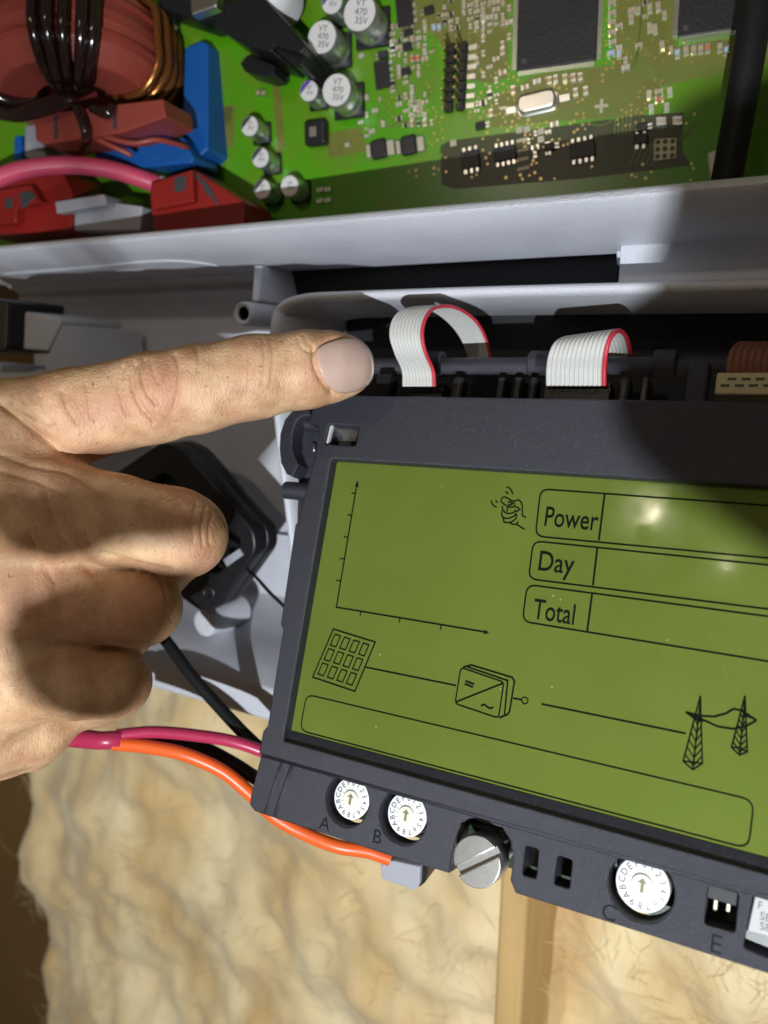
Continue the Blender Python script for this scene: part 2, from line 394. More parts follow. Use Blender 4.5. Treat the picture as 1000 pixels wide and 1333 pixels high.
def insulation(name, poly_u0, u1, v0, v1, label, bulge, seed, group):
    """a fluffy batt: displaced sheet with rounded edges falling back to the wall"""
    nx, nz = 150, 130; A = wy(poly_u0, v0, BACK_Y); B = wy(u1, v1, BACK_Y)
    vs = []; fs = []
    for j in range(nz + 1):
        for i in range(nx + 1):
            s, t = i / nx, j / nz
            x = A[0] + (B[0] - A[0]) * s; z = A[2] + (B[2] - A[2]) * t
            wob = .010 * (noise.noise(Vector((z * 18, seed, 1.3))))
            e = max(0., min(1., min((s * (B[0] - A[0]) + wob), (B[0] - x)) / .022))
            edge = math.sqrt(max(0, 1 - (1 - e) ** 2))
            q = Vector((x * 15 + z * 4 + seed, z * 16 - x * 3, .3))
            h = .018 * noise.fractal(q, 1.2, 2.0, 3) + .004 * noise.turbulence(Vector((x * 40 + seed, z * 40, 1.7)), 4, False)
            vs.append((x + wob * (1 - e), BACK_Y + .052 - edge * (.05 + bulge + h), z))
    for j in range(nz):
        for i in range(nx):
            k = j * (nx + 1) + i; fs.append((k, k + 1, k + nx + 2, k + nx + 1))
    mb = MB(); mb.add(vs, fs); o = mb.build(name, 'wool', smooth=True)
    fm = MB(); rnd = random.Random(seed)           # loose glass fibres standing off the surface
    for _ in range(2200):
        i = rnd.randrange(4, nx - 4); j = rnd.randrange(2, nz - 2); p = np.array(vs[j * (nx + 1) + i]); a = 6.28 * (noise.noise(Vector((p[0] * 14, p[2] * 14, seed))) + rnd.gauss(0, .16)); ln = rnd.uniform(.006, .024)
        d = np.array((math.cos(a), 0, math.sin(a))); pts = [p + d * ln * k / 4 + np.array((0, -.0003 * rnd.random(), 0)) + np.array((rnd.gauss(0, 1), rnd.gauss(0, 1), rnd.gauss(0, 1))) * .0009 for k in range(5)]
        fm.tube(pts, rnd.uniform(.00006, .00012), 3, False)
    f = fm.build('fibres', 'fibre', o, True); f['kind'] = 'stuff'
    return tag(o, label, 'insulation', group)
insulation('insulation_batt', -34, 690, 560, 1900, 'puffy pale beige fibreglass batt between the brown panel edge and the pine stud', 0, 3.1, None)
insulation('insulation_batt', 704, 1750, 900, 1900, 'smoother golden fibreglass batt under the display, on the other side of the pine stud', -.008, 8.7, None)
# the stud between the batts
s0 = wy(677, 1180, BACK_Y); s1 = wy(712, 1180, BACK_Y); top = wy(690, 900, BACK_Y)[2]; bot = wy(690, 1900, BACK_Y)[2]
mb = MB(); mb.box(((s0[0] + s1[0]) / 2, BACK_Y + .015, (top + bot) / 2), s1[0] - s0[0], .085, top - bot)
tag(mb.build('wooden_stud', 'wood', bevel=.002), 'narrow orange-brown pine stud edge standing between two insulation batts', 'stud')

# ------------------------------------------------------------------ inverter housing (cast aluminium)
housing = empty('inverter_housing', Matrix.Translation(Vector(PW(200, 900, .28))), 'light grey painted cast aluminium inverter housing with raised ribs and open display bay', 'housing')
HINV = housing.matrix_world.inverted()
def hpart(mb, name, m='alu', bevel=0, smooth=False, seg=3, sharp=None):
    mb.v = [tuple(HINV @ Vector(v)) for v in mb.v]
    o = mb.build(name, m, housing, smooth, bevel, seg)
    if sharp: smooth_angle(o, sharp)
    return o
X3 = np.array((1.0, 0, 0)); U3 = np.array((0, 0, 1.0))
def yz(u, v, d): p = PW(u, v, d); return np.array((p[1], p[2]))
def xat(u, v, y): return wy(u, v, y)[0]
def extrude_x(profile, x0, x1, mb=None, nx=1, close=False):
    mb = mb or MB(); n = len(profile); vs = []
    for k in range(nx + 1):
        x = x0 + (x1 - x0) * k / nx; vs += [(x, p[0], p[1]) for p in profile]
    fs = [(k * n + i, k * n + (i + 1) % n, (k + 1) * n + (i + 1) % n, (k + 1) * n + i) for k in range(nx) for i in range(n if close else n - 1)]
    if close: fs += [tuple(range(n - 1, -1, -1)), tuple(range(nx * n, nx * n + n))]
    return mb.add(vs, fs)
XL, XR = PW(-150, 330, .30)[0], PW(1120, 240, .165)[0] + .045
# partition wall between the electronics and the wiring compartment: rounded rim, underside falling back
t1 = yz(500, 272, .2085); t2 = yz(500, 285, .2055); t3 = yz(500, 318, .226); t4 = yz(500, 346, .256)
rim = [t1 + np.array((.075, .001)), t1 + np.array((.0045, .0003)), t1 + np.array((.0012, -.0001)), t1 * .75 + t2 * .25 + np.array((-.0006, .0001)), (t1 + t2) / 2 + np.array((-.0010, 0)), t1 * .2 + t2 * .8 + np.array((-.0005, 0)), t2 + np.array((.0010, -.0002)), t3, t4]
rim = [np.array(p) for p in rim]; rim[-1:] = [t4 * .55 + t3 * .45 + np.array((0, -.0004)), t4, t4 + np.array((.001, .008)), t4 + np.array((.05, .010))]
mb = extrude_x(rim, XL, XR, nx=40, close=True); o = hpart(mb, 'partition_wall', sharp=50)
# floor of the wiring compartment
fl_top = t4[1] + .004; fl_bot = PW(300, 806, .300)[2] - .004
mb = MB(); xm = PW(420, 500, .287)[0]
mb.box(((XL + XR) / 2, FLOOR_Y + .003, (fl_top + fl_bot) / 2), XR - XL, .006, fl_top - fl_bot); hpart(mb, 'back_plate', bevel=.001)
# web that closes the underside to the floor left of the slot and right of it
x_s0 = PW(338, 360, .262)[0]; x_s1 = PW(800, 335, .205)[0]
def closing(x0, x1, nm):
    pr = [t4 + np.array((-.0004, -.0002)), t4 + np.array((.006, -.0035)), np.array((FLOOR_Y - .006, t4[1] - .0055)), np.array((FLOOR_Y - .0015, t4[1] - .0085)), np.array((FLOOR_Y + .001, t4[1] - .016)), np.array((FLOOR_Y + .001, t4[1] + .006)), t4 + np.array((.002, .006))]
    return hpart(extrude_x(pr, x0, x1, close=True), nm, sharp=40)
closing(XL, x_s0, 'fillet_web')
# right of the slot: solid floor of the channel with a raised pad
br = yz(600, 370, .2135)
mb = MB(); d_s = PW(800, 335, .205)
pr = [t4 + np.array((-.003, .0010)), t4 + np.array((.001, -.0020)), t4 + np.array((.003, -.0060)), np.array((t4[0] + .002, br[1] - .001)), np.array((t4[0] + .002, br[1] - .005)), np.array((FLOOR_Y - .02, t4[1] - .01)), np.array((FLOOR_Y - .02, t4[1] + .006)), t4 + np.array((.004, .005))]
hpart(extrude_x(pr, x_s1, XR, close=True), 'channel_floor', sharp=40)
mb = MB(); q = [PW(801, 318, .2175), PW(846, 311, .2125), PW(853, 341, .2135), PW(803, 346, .2190)]
mb.prism(q, NW * .012); hpart(mb, 'cast_pad', bevel=.0008)

# display bay: a raised rim that runs along the top, turns the rounded corner and runs down the left side
def dx(u, d0=.2135, u0=600): return d0 * (u0 + 1369) / (u + 1369)
bay = [(1700, 338), (1130, 357), (1000, 361.5), (800, 367), (600, 373), (450, 378.5), (405, 380.5), (380, 384.5), (364, 392), (354, 405), (349.5, 425), (349, 455), (351, 500), (355, 550), (363, 620), (372, 690), (382, 780), (392, 860)]
dep = [dx(u) for u, v in bay[:7]] + [dx(400) + .0005, dx(396) + .001, dx(392) + .0015, .2395, .2405, .2425, .2445, .2475, .2510, .2555, .2595]
path = spline([P(u, v, d) for (u, v), d in zip(bay, dep)], 6)
pw = [W(p) for p in path]; cen = PW(650, 600, .22)
vs = []; fs = []; n = len(pw)
for i, p in enumerate(pw):
    t = unit(pw[min(i + 1, n - 1)] - pw[max(i - 1, 0)]); inn = np.cross(t, NW); inn = unit(inn)
    if inn.dot(cen - p) < 0: inn = -inn
    w = .0026; dp = max(.012, FLOOR_Y + .002 - p[1])
    sec = [p + NW * dp - inn * .001, p + NW * .0022 - inn * .0001, p + NW * .0006 + inn * .0003, p + inn * .0009, p + inn * (w - .0008), p + inn * w + NW * .0009, p + inn * (w + .0005) + NW * .0032, p + inn * (w + .0034) + NW * min(.031, dp * .8), p + inn * (w - .0004) + NW * dp]
    vs += sec
k = 9
for i in range(n - 1):
    for j in range(k - 1): fs.append((i * k + j, i * k + j + 1, (i + 1) * k + j + 1, (i + 1) * k + j))
    fs.append((i * k + k - 1, i * k, (i + 1) * k, (i + 1) * k + k - 1))
fs += [tuple(range(k)), tuple(range((n - 1) * k, n * k))]
mb = MB(); mb.add(vs, fs); hpart(mb, 'display_bay_rim', sharp=60)
# near-black sheet at the back of the bay, shade put into its colour
mb = MB(); l0 = wy(372, 405, FLOOR_Y - .004); l1 = wy(1500, 640, FLOOR_Y - .004)
mb.box(((l0[0] + l1[0]) / 2, FLOOR_Y - .004, (l0[2] + l1[2]) / 2 + .004), l1[0] - l0[0], .004, l0[2] - l1[2] + .02); hpart(mb, 'bay_shade', 'void')
# near-black back of the slot behind the channel, its shade put into the colour
mb = MB(); mb.box(((x_s0 + x_s1) / 2, FLOOR_Y - .006, (t4[1] + .008 + br[1] - .003) / 2), x_s1 - x_s0 - .001, .003, t4[1] - br[1] + .011); hpart(mb, 'slot_back', 'void')
# screw boss with its web
mb = MB(); c = PW(315.5, 408, .254); r0 = 15.5 * .254 / F; r1 = 9 * .254 / F; L = FLOOR_Y - c[1]
mb.lathe(c, NW, [(r0 * 1.02, L), (r0, .004), (r0 * .98, .0007), (r0 * .88, 0), (r1 * 1.25, .0001), (r1, .0006), (r1, .012), (0, .012)], 36); o = hpart(mb, 'screw_boss', sharp=40)
mb = MB(); mb.lathe(c + NW * .0009, NW, [(r1 * .985, 0), (r1 * .8, .0004), (r1 * .78, .0115), (0, .0118)], 30); hpart(mb, 'threaded_insert', 'void', sharp=40)
mb = MB(); mb.prism([PW(330, 345, .263), PW(341, 345, .262), PW(336, 392, .257), PW(327, 392, .257)], NW * .03); hpart(mb, 'boss_web', bevel=.0008)
# low ridges cast into the underside
def on_under(u, v, off=.0002):
    # plane of the underside between t2 and t3 / t3 and t4
    for a, b in ((t2, t3), (t3, t4)):
        nn = np.array((0, -(b[1] - a[1]), b[0] - a[0])); r = RW @ ray(u, v); p0 = np.array((0, a[0], a[1]))
        p = CAM + r * (nn.dot(p0 - CAM) / nn.dot(r))
        if p[1] <= b[0] + 1e-4: return p - np.array((0, 0, off))
    return p - np.array((0, 0, off))
for line, rr in (([(0, 356), (90, 349), (200, 339), (262, 341), (310, 351)], .0005), ([(136, 358), (146, 352), (180, 350), (230, 353), (275, 357)], .0004), ([(45, 380), (85, 385), (130, 387)], .0003)):
    mb = MB(); mb.tube(spline([on_under(u, v) for u, v in line], 8), rr, 8); hpart(mb, 'cast_ridge', smooth=True)
# ribs and ledge at the left of the compartment
mb = MB(); mb.prism([PW(12, 402, 0.2920), PW(78, 414, 0.2920), PW(80, 419, 0.2920), PW(62, 457, 0.2920), (PW(8, 452, 0.2920))], NW * .03); hpart(mb, 'cast_rib', bevel=.0012)
mb = MB(); mb.prism([PW(64, 455, 0.2880), PW(80, 421, 0.2890), PW(112, 430, 0.2980), PW(120, 560, 0.2980), PW(70, 560, 0.2920), PW(56, 470, 0.2880)], NW * .03); hpart(mb, 'cast_rib', bevel=.0015)
mb = MB(); mb.prism([PW(-60, 470, 0.3050), PW(62, 480, 0.3050), PW(66, 600, 0.2980), PW(-60, 600, 0.2980)], NW * .02); hpart(mb, 'cast_ledge', bevel=.0015)
mb = MB(); mb.prism([PW(-40, 385, 0.2860), PW(12, 392, 0.2860), PW(10, 452, 0.2860), PW(4, 458, 0.2860), PW(-40, 460, 0.2860)], NW * .025); hpart(mb, 'cable_gland', 'black', bevel=.001)
# bottom wall: its top side lies in the shade, its front lip is lit
b1 = yz(300, 806, .300); b2 = yz(300, 884, .264); b3 = yz(300, 926, .264)
pr = [np.array((FLOOR_Y + .003, b1[1] + .008)), np.array((FLOOR_Y - .002, b1[1] + .003)), b1 + np.array((-.008, -.0015)), b2 + np.array((.0015, .0003)), b2 + np.array((.0004, -.0004)), b2 + np.array((0, -.0015)), b3 + np.array((0, .0015)), b3 + np.array((.001, .0002)), b3 + np.array((.05, -.002)), np.array((FLOOR_Y + .01, b3[1] - .004))]
xb1 = PW(560, 960, .22)[0]
hpart(extrude_x(pr, XL, xb1, close=True), 'bottom_wall', sharp=45)
mb = MB(); mb.lathe(PW(265, 812, .283), NW, [(.006, .02), (.0055, .004), (.005, .0005), (.0035, 0), (0, .0006)], 26); hpart(mb, 'cast_stud', sharp=40)

# ------------------------------------------------------------------ black plastic bracket lying in the housing
bf = Frame(260, 690, .275, HX, HU)
bk = empty('plastic_bracket', bf.mw, 'black plastic bracket with ribs and a screw eye, behind the curled fingers', 'bracket')
out = rounded([bf.px(*q) for q in [(120, 640), (218, 574), (246, 584), (338, 690), (340, 716), (288, 790), (270, 795), (235, 770)]], .004)
inn = rounded([bf.px(*q) for q in [(170, 650), (222, 612), (322, 700), (312, 722), (290, 745), (250, 735)]], .003)
plate('bracket_frame', out, [inn], -.004, .003, 'black', bk, .0008)
plate('bracket_base', out, [], -.010, -.0042, 'black', bk, .0006)
for a, b in (((200, 680), (300, 745)), ((215, 645), (318, 718)), ((255, 720), (300, 668)), ((230, 720), (262, 650))):
    mb = MB(); p, q = bf.px(*a), bf.px(*b); t = unit(q - p); mb.box((p + q) / 2 + (0, 0, -.002), np.linalg.norm(q - p), .0016, .004, (t, np.cross((0, 0, 1.), t), np.array((0, 0, 1.)))); mb.build('rib', 'black', bk, bevel=.0004)
mb = MB(); c = bf.px(273, 771, .003); mb.lathe(c, (0, 0, 1), [(.0030, -.002), (.0030, .0008), (.0022, .0012), (.0016, .0008), (.0015, -.002), (0, -.002)], 24); mb.build('screw_eye', 'black', bk, True)
mb = MB(); mb.prism([bf.px(*q, .0034) for q in [(292, 728), (313, 714), (318, 722), (297, 737)]], (0, 0, .0006)); mb.build('label_tab', 'greytab', bk)

def wire(name, pts, r, m, label, cat='cable', n=12, group=None, steps=8):
    mb = MB(); c = spline([PW(*p) for p in pts], steps); o0 = c[0]
    mb.tube([p - o0 for p in c], r, n); o = mb.build(name, m, smooth=True); o.location = o0
    smooth_angle(o, 50); return tag(o, label, cat, group)
wire('thin_wire', [(312, 735, .274), (330, 748, .266), (352, 772, .25), (380, 800, .243), (420, 850, .24)], .0006, 'black', 'thin black wire leaving the plastic bracket towards the display')
wire('black_cable', [(190, 800, .255), (222, 842, .245), (250, 880, .240), (285, 920, .236), (325, 962, .231), (380, 1010, .228)], .0019, 'blacksoft', 'black round cable running down from behind the fist to the display')
wire('crimson_wire', [(152, 957, .228), (200, 953, .228), (260, 958, .227), (310, 967, .226), (360, 985, .226)], .0018, 'crimson', 'glossy crimson wire running level from the fist to behind the display')
wire('black_wire', [(155, 966, .2315), (210, 966, .233), (260, 973, .234), (300, 992, .234), (345, 1020, .234), (420, 1060, .234)], .0021, 'blacksoft', 'black wire between the crimson and the orange wire')
wire('orange_wire', [(148, 968, .227), (190, 972, .2265), (240, 982, .2255), (288, 1003, .226), (322, 1030, .226), (356, 1062, .225), (394, 1084, .224), (440, 1102, .222), (478, 1108, .222), (508, 1118, .222)], .0020, 'orange', 'orange wire curving under the display corner to the grey connector')
# heat-shrink sleeve that gathers the wires at the fist
fe = Frame(140, 963, .2265, HX, HU)
mb = MB(); mb.tube([PW(70, 955, .232), PW(95, 960, .230), PW(130, 964, .2275), PW(160, 963, .2272)], [.0030, .0029, .0027, .0027], 14)
o = mb.build('wire_sleeve', 'crimson', smooth=True); tag(o, 'crimson sleeve gathering the wires at the underside of the fist', 'sleeve')
# grey connector at the end of the orange wire
cf = Frame(524, 1138, .2215, HX, HU)
gc = empty('wire_connector', cf.mw, 'small grey plastic connector at the end of the orange wire below the display', 'connector')
plate('connector_body', rounded([cf.px(*q) for q in [(497, 1124), (512, 1118), (549, 1126), (548, 1150), (541, 1157), (499, 1142)]], .0006), [], -.006, .001, 'greytab', gc, .0004)
plate('connector_cap', rounded([cf.px(*q) for q in [(546, 1126), (556, 1128), (553, 1150), (544, 1157)]], .0006), [], -.008, -.0005, 'black', gc, .0003)

# ------------------------------------------------------------------ display module
DX = unit((1869, 181.5, -1000)); DU = unit((1316, -8066, 1000)); DU = unit(DU - DX * DU.dot(DX))
D = Frame(437.6, 600, .215, DX, DU)
disp = empty('display_module', D.mw, 'dark grey display module with a green liquid crystal screen, hinged open over its bay', 'display')
ZT, ZL = .0034, .0022                          # front of the frame, front of the lower strip
LX = .1285                                     # right end of the glass
bl = D.px(376.8, 952); lcd = [(-.0015, .0012), (LX, .0012), (LX, bl[1] - .001), (-.0015, bl[1] - .001)]
# window opening at the front of the frame
win = [D.px(431, 597, ZT), None, None, D.px(368, 964, ZT)]
win[1] = np.array((LX - .001, win[0][1], 0)); win[2] = np.array((LX - .001, win[3][1], 0))
XRD = .150
crease_l, crease_r = D.px(345, 984, ZT), D.px(1000, 1168, ZT)
sl = (crease_r[1] - crease_l[1]) / (crease_r[0] - crease_l[0]); crease = lambda x: crease_l[1] + sl * (x - crease_l[0])
topy = D.px(600, 516.5, ZT)[1]
clip = [D.px(*q, ZT) for q in [(428, 552), (467, 555), (463, 580), (422, 578)]]
outer = [np.array((XRD, topy)), D.px(410, 519, ZT)[:2], D.px(402, 552, ZT)[:2], D.px(415, 553, ZT)[:2], D.px(411, 590, ZT)[:2], D.px(388, 678, ZT)[:2], D.px(384, 683, ZT)[:2], D.px(365, 812, ZT)[:2], D.px(368, 820, ZT)[:2],
         D.px(348, 945, ZT)[:2], D.px(342, 952, ZT)[:2], D.px(337.5, 976, ZT)[:2]]
outer[1][1] = topy; ol = outer[-1]; outer += [np.array((ol[0], crease(ol[0]))), np.array((XRD, crease(XRD)))]
plate('screen_frame', [p for p in outer], [rounded(win, .0008), rounded(clip, .0008)], -.0045, ZT, 'bezel', disp, .00045)
# sloping side walls of the window, from the frame edge down to the glass
gl = [D.px(438.5, 601, .0003), None, None, D.px(377.5, 951, .0003)]; gl[1] = np.array((LX - .003, gl[0][1], .0003)); gl[2] = np.array((LX - .003, gl[3][1], .0003))
o = plate('lcd_screen', lcd, [], -.002, 0, 'lcd', disp, .0001); o['label'] = 'green liquid crystal screen with printed graph, boxes and icons'
vsx = [np.array((p[0], p[1], ZT - .0012)) for p in win] + [np.array(p) for p in gl]
mb = MB(); mb.add(vsx, [(i, (i + 1) % 4, 4 + (i + 1) % 4, 4 + i) for i in range(4)]); mb.build('window_wall', 'bezel', disp)
# lower strip with the switch openings
def by(u, v): return D.px(u, v, ZL)
low = [(ol[0] + .0002, crease(ol[0]) + .0015), by(326, 1036)[:2], by(325, 1048)[:2], by(331, 1056)[:2], by(347, 1062)[:2], by(420, 1085)[:2], by(500, 1112)[:2], by(584, 1137)[:2], by(592, 1120)[:2], by(600, 1072)[:2], by(612, 1066)[:2], by(654, 1078)[:2], by(664, 1095)[:2], by(668, 1120)[:2], by(664, 1146)[:2],
       by(671, 1163)[:2], by(830, 1213)[:2], by(1000, 1268)[:2]]
e = by(1000, 1268); e2 = by(830, 1213); low += [(XRD, e[1] + (XRD - e[0]) * (e[1] - e2[1]) / (e[0] - e2[0])), (XRD, crease(XRD) + .002)]
DIAL = [(457.5, 1040, .0051, 'A', (423, 1073)), (529.5, 1061, .0052, 'B', (491, 1090)), (836.5, 1152, .0055, 'C', (793, 1189))]
ZD = -.0004
wells = [circle(D.px(u, v, ZD), r + .0012, 44) for u, v, r, _, _ in DIAL]
slots = [[by(684, 1101), by(701, 1106), by(698, 1144), by(680, 1139)], [by(726, 1114), by(745, 1120), by(741, 1157), by(721, 1151)],
         [by(922, 1154), by(962, 1163), by(957, 1214), by(917, 1203)], [by(981, 1164), by(1060, 1188), by(1052, 1268), by(968, 1234)]]
low_cut = [np.array(p[:2]) for p in low]
plate('switch_strip', low_cut, wells + [rounded(s, .0006) for s in slots], -.0045, ZL, 'bezel', disp, .0004)
# moulded groove at the left end and the step beside the screw: thin raised ribs
for a, b, w in (((368, 990), (345, 1058), .0009), ((381, 994), (357.5, 1062), .0011)):
    mb = MB(); mb.tube([np.array((*D.px(*a, ZL)[:2], ZL - .0002)), np.array((*D.px(*b, ZL)[:2], ZL - .0002))], w * .55, 10); mb.build('moulded_rib', 'bezel', disp, True)
mb = MB(); mb.tube([np.array((ol[0] + .001, crease(ol[0] + .001), ZT - .0006)), np.array((XRD, crease(XRD), ZT - .0006))], .0007, 10); mb.build('crease_rib', 'bezel', disp, True)
mb = MB(); mb.tube([by(604, 1074) + (0, 0, -.0003), by(596, 1090) + (0, 0, -.0003), by(590, 1112) + (0, 0, -.0003), by(587, 1130) + (0, 0, -.0003)], .0006, 8); mb.build('moulded_rib', 'bezel', disp, True)
# tray and circuit board behind the strip
mb = MB(); mb.box(((XRD + .0) / 2, (topy + by(700, 1150)[1]) / 2 + .002, -.0115), XRD - .002, topy - by(700, 1150)[1] - .006, .008); mb.build('rear_tray', 'black', disp, bevel=.001)
bb = [by(352, 1000), by(1200, 1240), by(1200, 1290), by(420, 1078)]
mb = MB(); mb.prism([np.array((p[0], p[1], -.0115)) for p in [(.0, crease(0.) + .004), (XRD - .004, crease(XRD) + .004), (XRD - .004, crease(XRD) - .015), (.03, crease(.03) - .0128), (.0, crease(0.) - .0128)]], (0, 0, -.0012)); mb.build('display_board', 'shaded_board', disp)

# rotary coding switches
def rotary(u, v, r, letter, lp):
    c = D.px(u, v, ZD); root = bpy.data.objects.new('rotary_switch', None); COL.objects.link(root); root.parent = disp; root.location = c
    root.empty_display_size = .004
    mb = MB(); mb.lathe((0, 0, -.0052), (0, 0, 1), [(0, 0), (r * .98, 0), (r, .0003), (r, .0048), (r * .985, .0051), (r * .95, .0052), (0, .0052)], 48); smooth_angle(mb.build('dial', 'white', root), 30)
    mb = MB(); mb.lathe((0, 0, .0), (0, 0, 1), [(r * .42, -.0001), (r * .41, .0004), (r * .38, .0006), (0, .0006)], 32); smooth_angle(mb.build('hub', 'cream', root), 30)
    k = r * .33; mb = MB(); pts = [(-.16, -.78), (.22, -.78), (.22, .25), (.52, .25), (.05, .82), (-.55, .25), (-.16, .25)]
    mb.prism([(x * k, y * k, .00062) for x, y in pts], (0, 0, .0001)); mb.build('arrow', 'arrow', root)
    mb = MB()
    for i, ch in enumerate('0123456789ABCDEF'):
        a = math.pi / 2 - 2 * math.pi * i / 16; rr = r * .745
        add_text(mb, ch, r * .36, (rr * math.cos(a), rr * math.sin(a)), a - math.pi / 2, .00006, sx=.95)
        a2 = a; mb.strip([(r * .47 * math.cos(a2), r * .47 * math.sin(a2), .00006), (r * .55 * math.cos(a2), r * .55 * math.sin(a2), .00006)], r * .02, (0, 0, 1))
    mb.build('numerals', 'ink', root)
    mb = MB(); q = D.px(*lp, ZL); add_text(mb, letter, .0046, q, 0, ZL + .00004); mb2 = mb.build('engraved_letter', 'engrave', disp); return root
for d in DIAL: rotary(*d)
mb = MB(); add_text(mb, 'E', .0050, D.px(932, 1230, ZL), 0, ZL + .00004); mb.build('engraved_letter', 'engrave', disp)
# slotted thumb screw standing proud of the opening
zc = .0080; c = D.px(620.5, 1122, zc); R0 = 29.5 * .186 / F
scr = bpy.data.objects.new('thumb_screw', None); COL.objects.link(scr); scr.parent = disp; scr.location = (c[0], c[1], 0); scr.empty_display_size = .004
me_out = circle((0, 0), R0, 44); ang = math.radians(37); w = R0 * .19
def half_disc(sgn):
    e1 = np.array((math.cos(ang), math.sin(ang))); e2 = np.array((-e1[1], e1[0])) * sgn
    a0 = math.asin(w / R0); pts = [math.cos(t) * R0 * e1 + math.sin(t) * R0 * e2 for t in np.linspace(a0, math.pi - a0, 26)]
    return [tuple(p) for p in pts]
for sgn in (1, -1): plate('head_half', half_disc(sgn), [], zc - .0016, zc, 'steel', scr, .00018)
mb = MB(); mb.lathe((0, 0, -.008), (0, 0, 1), [(0, 0), (R0 * .62, 0), (R0 * .62, .009), (R0 * .97, .0094), (R0, .0097), (R0, zc + .0066), (0, zc + .0066)], 44); smooth_angle(mb.build('screw_body', 'steel', scr), 30)
# things glimpsed in the openings
q = D.px(640, 1090, -.004); mb = MB(); mb.cyl(q, q + (0, 0, .0012), .0012, 14); mb.build('solder_point', 'pad', disp, True)
q = D.px(687, 1136, -.005); mb = MB(); mb.cyl(q, q + (0, 0, .001), .0007, 12); mb.build('solder_point', 'gold', disp, True)
for u in (932, 949):
    q = D.px(u, 1172, -.002); mb = MB(); mb.box(q + (0, 0, -.0012), .0008, .0050, .0008); mb.build('jumper_pin', 'pad', disp, bevel=.0002)
q = D.px(941, 1163, -.0022); mb = MB(); mb.box(q, .0062, .0028, .003); mb.build('jumper_housing', 'void', disp, bevel=.0003)
lf = [D.px(u, v, -.0005) for u, v in [(983, 1166), (1062, 1190), (1056, 1236), (973, 1212)]]
mb = MB(); mb.prism(lf, (0, 0, -.004)); mb.build('labelled_relay', 'greylabel', disp, bevel=.0003)
mb = MB()
for t, u, v in (('F', 996, 1178), ('SET', 999, 1192), ('S820', 999, 1205)): add_text(mb, t, .0021, D.px(u - 10, v, -.0005), 0, -.00044, 'LEFT')
mb.build('relay_print', 'ink', disp)
# spring clip in the small window, hinge ear and pegs at the upper left corner
cw = [D.px(u, v, .001) for u, v in [(429, 553), (436, 553), (430, 579), (423, 579)]]
mb = MB(); mb.prism(cw, (0, 0, .0014)); mb.build('spring_clip', 'clipmetal', disp, bevel=.0002)
cw = [D.px(u, v, -.002) for u, v in [(430, 553), (468, 554), (463, 574), (424, 574)]]
mb = MB(); mb.prism(cw, (0, 0, -.0005)); mb.build('clip_plate', 'steel', disp)
arc_o = [D.px(u, v, 0) for u, v in [(402, 528), (386, 534), (374, 548), (368, 566), (367, 586), (369, 604), (376, 618), (384, 622)]]
arc_i = [D.px(u, v, 0) for u, v in [(392, 606), (387, 596), (384, 584), (384, 568), (388, 552), (394, 545), (408, 542)]]
plate('hinge_ear', [p[:2] for p in arc_o + arc_i], [], -.010, .0015, 'bezel', disp, .0005)
mb = MB(); mb.prism([np.array((*D.px(u, v, 0)[:2], -.004)) for u, v in [(372, 560), (412, 545), (412, 640), (388, 690), (376, 690), (378, 620)]], (0, 0, -.004)); mb.build('hinge_plate', 'bezel', disp, bevel=.0005)
for a, b, r in (((372, 638), (410, 641), .0026), ((400, 552), (420, 553), .0022)):
    mb = MB(); mb.cyl(D.px(*a, -.0022), D.px(*b, -.0022), r, 24); smooth_angle(mb.build('hinge_peg', 'bezel', disp), 40)
mb = MB(); mb.cyl(D.px(409, 588, -.003), D.px(409, 578, -.003), .0006, 12); mb.build('hinge_pin', 'steel', disp, True)

# printed lines of the screen
PR = MB(); ZP = .00012; LWD = .00048
L = lambda pts, w=LWD, c=False: PR.strip([D.px(u, v, ZP) for u, v in pts], w * 1.22, (0, 0, 1), c)
def rbox(pts, r=.0022, w=LWD): PR.strip([np.array((*p, ZP)) for p in rounded([D.px(u, v, ZP) for u, v in pts], r, 5)], w, (0, 0, 1), True)
L([(465, 628), (438, 790.5), (633, 823)], .00034)
for q in ([(465.5, 625), (467, 634), (462, 633)], [(637, 823.5), (630, 826), (631, 820)]): PR.add([D.px(u, v, ZP) for u, v in q], [(0, 1, 2)])
for a, b in (((457.6, 641.8), (463, 642.5)), ((452.5, 670), (458, 671)), ((447.5, 698.5), (453.5, 699.5)), ((442.5, 727), (449, 728)), ((437.5, 755.5), (444.5, 756.5)), ((469.7, 795), (469, 801.5)), ((520.8, 804), (520, 810.5)), ((574.5, 813), (573.5, 820))): L([a, b], .0003)
qd = [np.array(p, float) for p in [(434, 819), (488.5, 836), (462, 900), (407, 881.5)]]
L([tuple(p) for p in qd], .00034, True)
bil = lambda s, t: tuple((qd[0] * (1 - s) + qd[1] * s) * (1 - t) + (qd[3] * (1 - s) + qd[2] * s) * t)
for j in range(3):
    for i in range(4):
        s0, s1, t0, t1_ = .08 + i * .225, .08 + i * .225 + .135, .085 + j * .30, .085 + j * .30 + .225
        L([bil(s0, t0), bil(s1, t0), bil(s1, t1_), bil(s0, t1_)], .00030, True)
L([(475.5, 868.5), (594, 892.5)], .00034)
rbox([(600, 869), (656, 888), (649, 935), (592.5, 916)], .0010, .00036)
L([(603, 868.5), (613.6, 865.8), (667, 882), (669.8, 887), (663.5, 926), (661, 930), (650, 934.5)], .00036)
L([(608, 868), (661, 886), (657, 930)], .00034)
L([(593.5, 914), (655, 889.5)], .00034)
L([(606, 886.4), (617.4, 891)], .0004); L([(605, 890.2), (616, 894.7)], .0004)
L([(626.4, 919.5), (628.5, 917.5), (631, 917.5), (634, 920), (637, 922), (639.5, 922), (642.4, 920.5)], .00036)
L([(668, 909), (678.5, 911)], .00036)
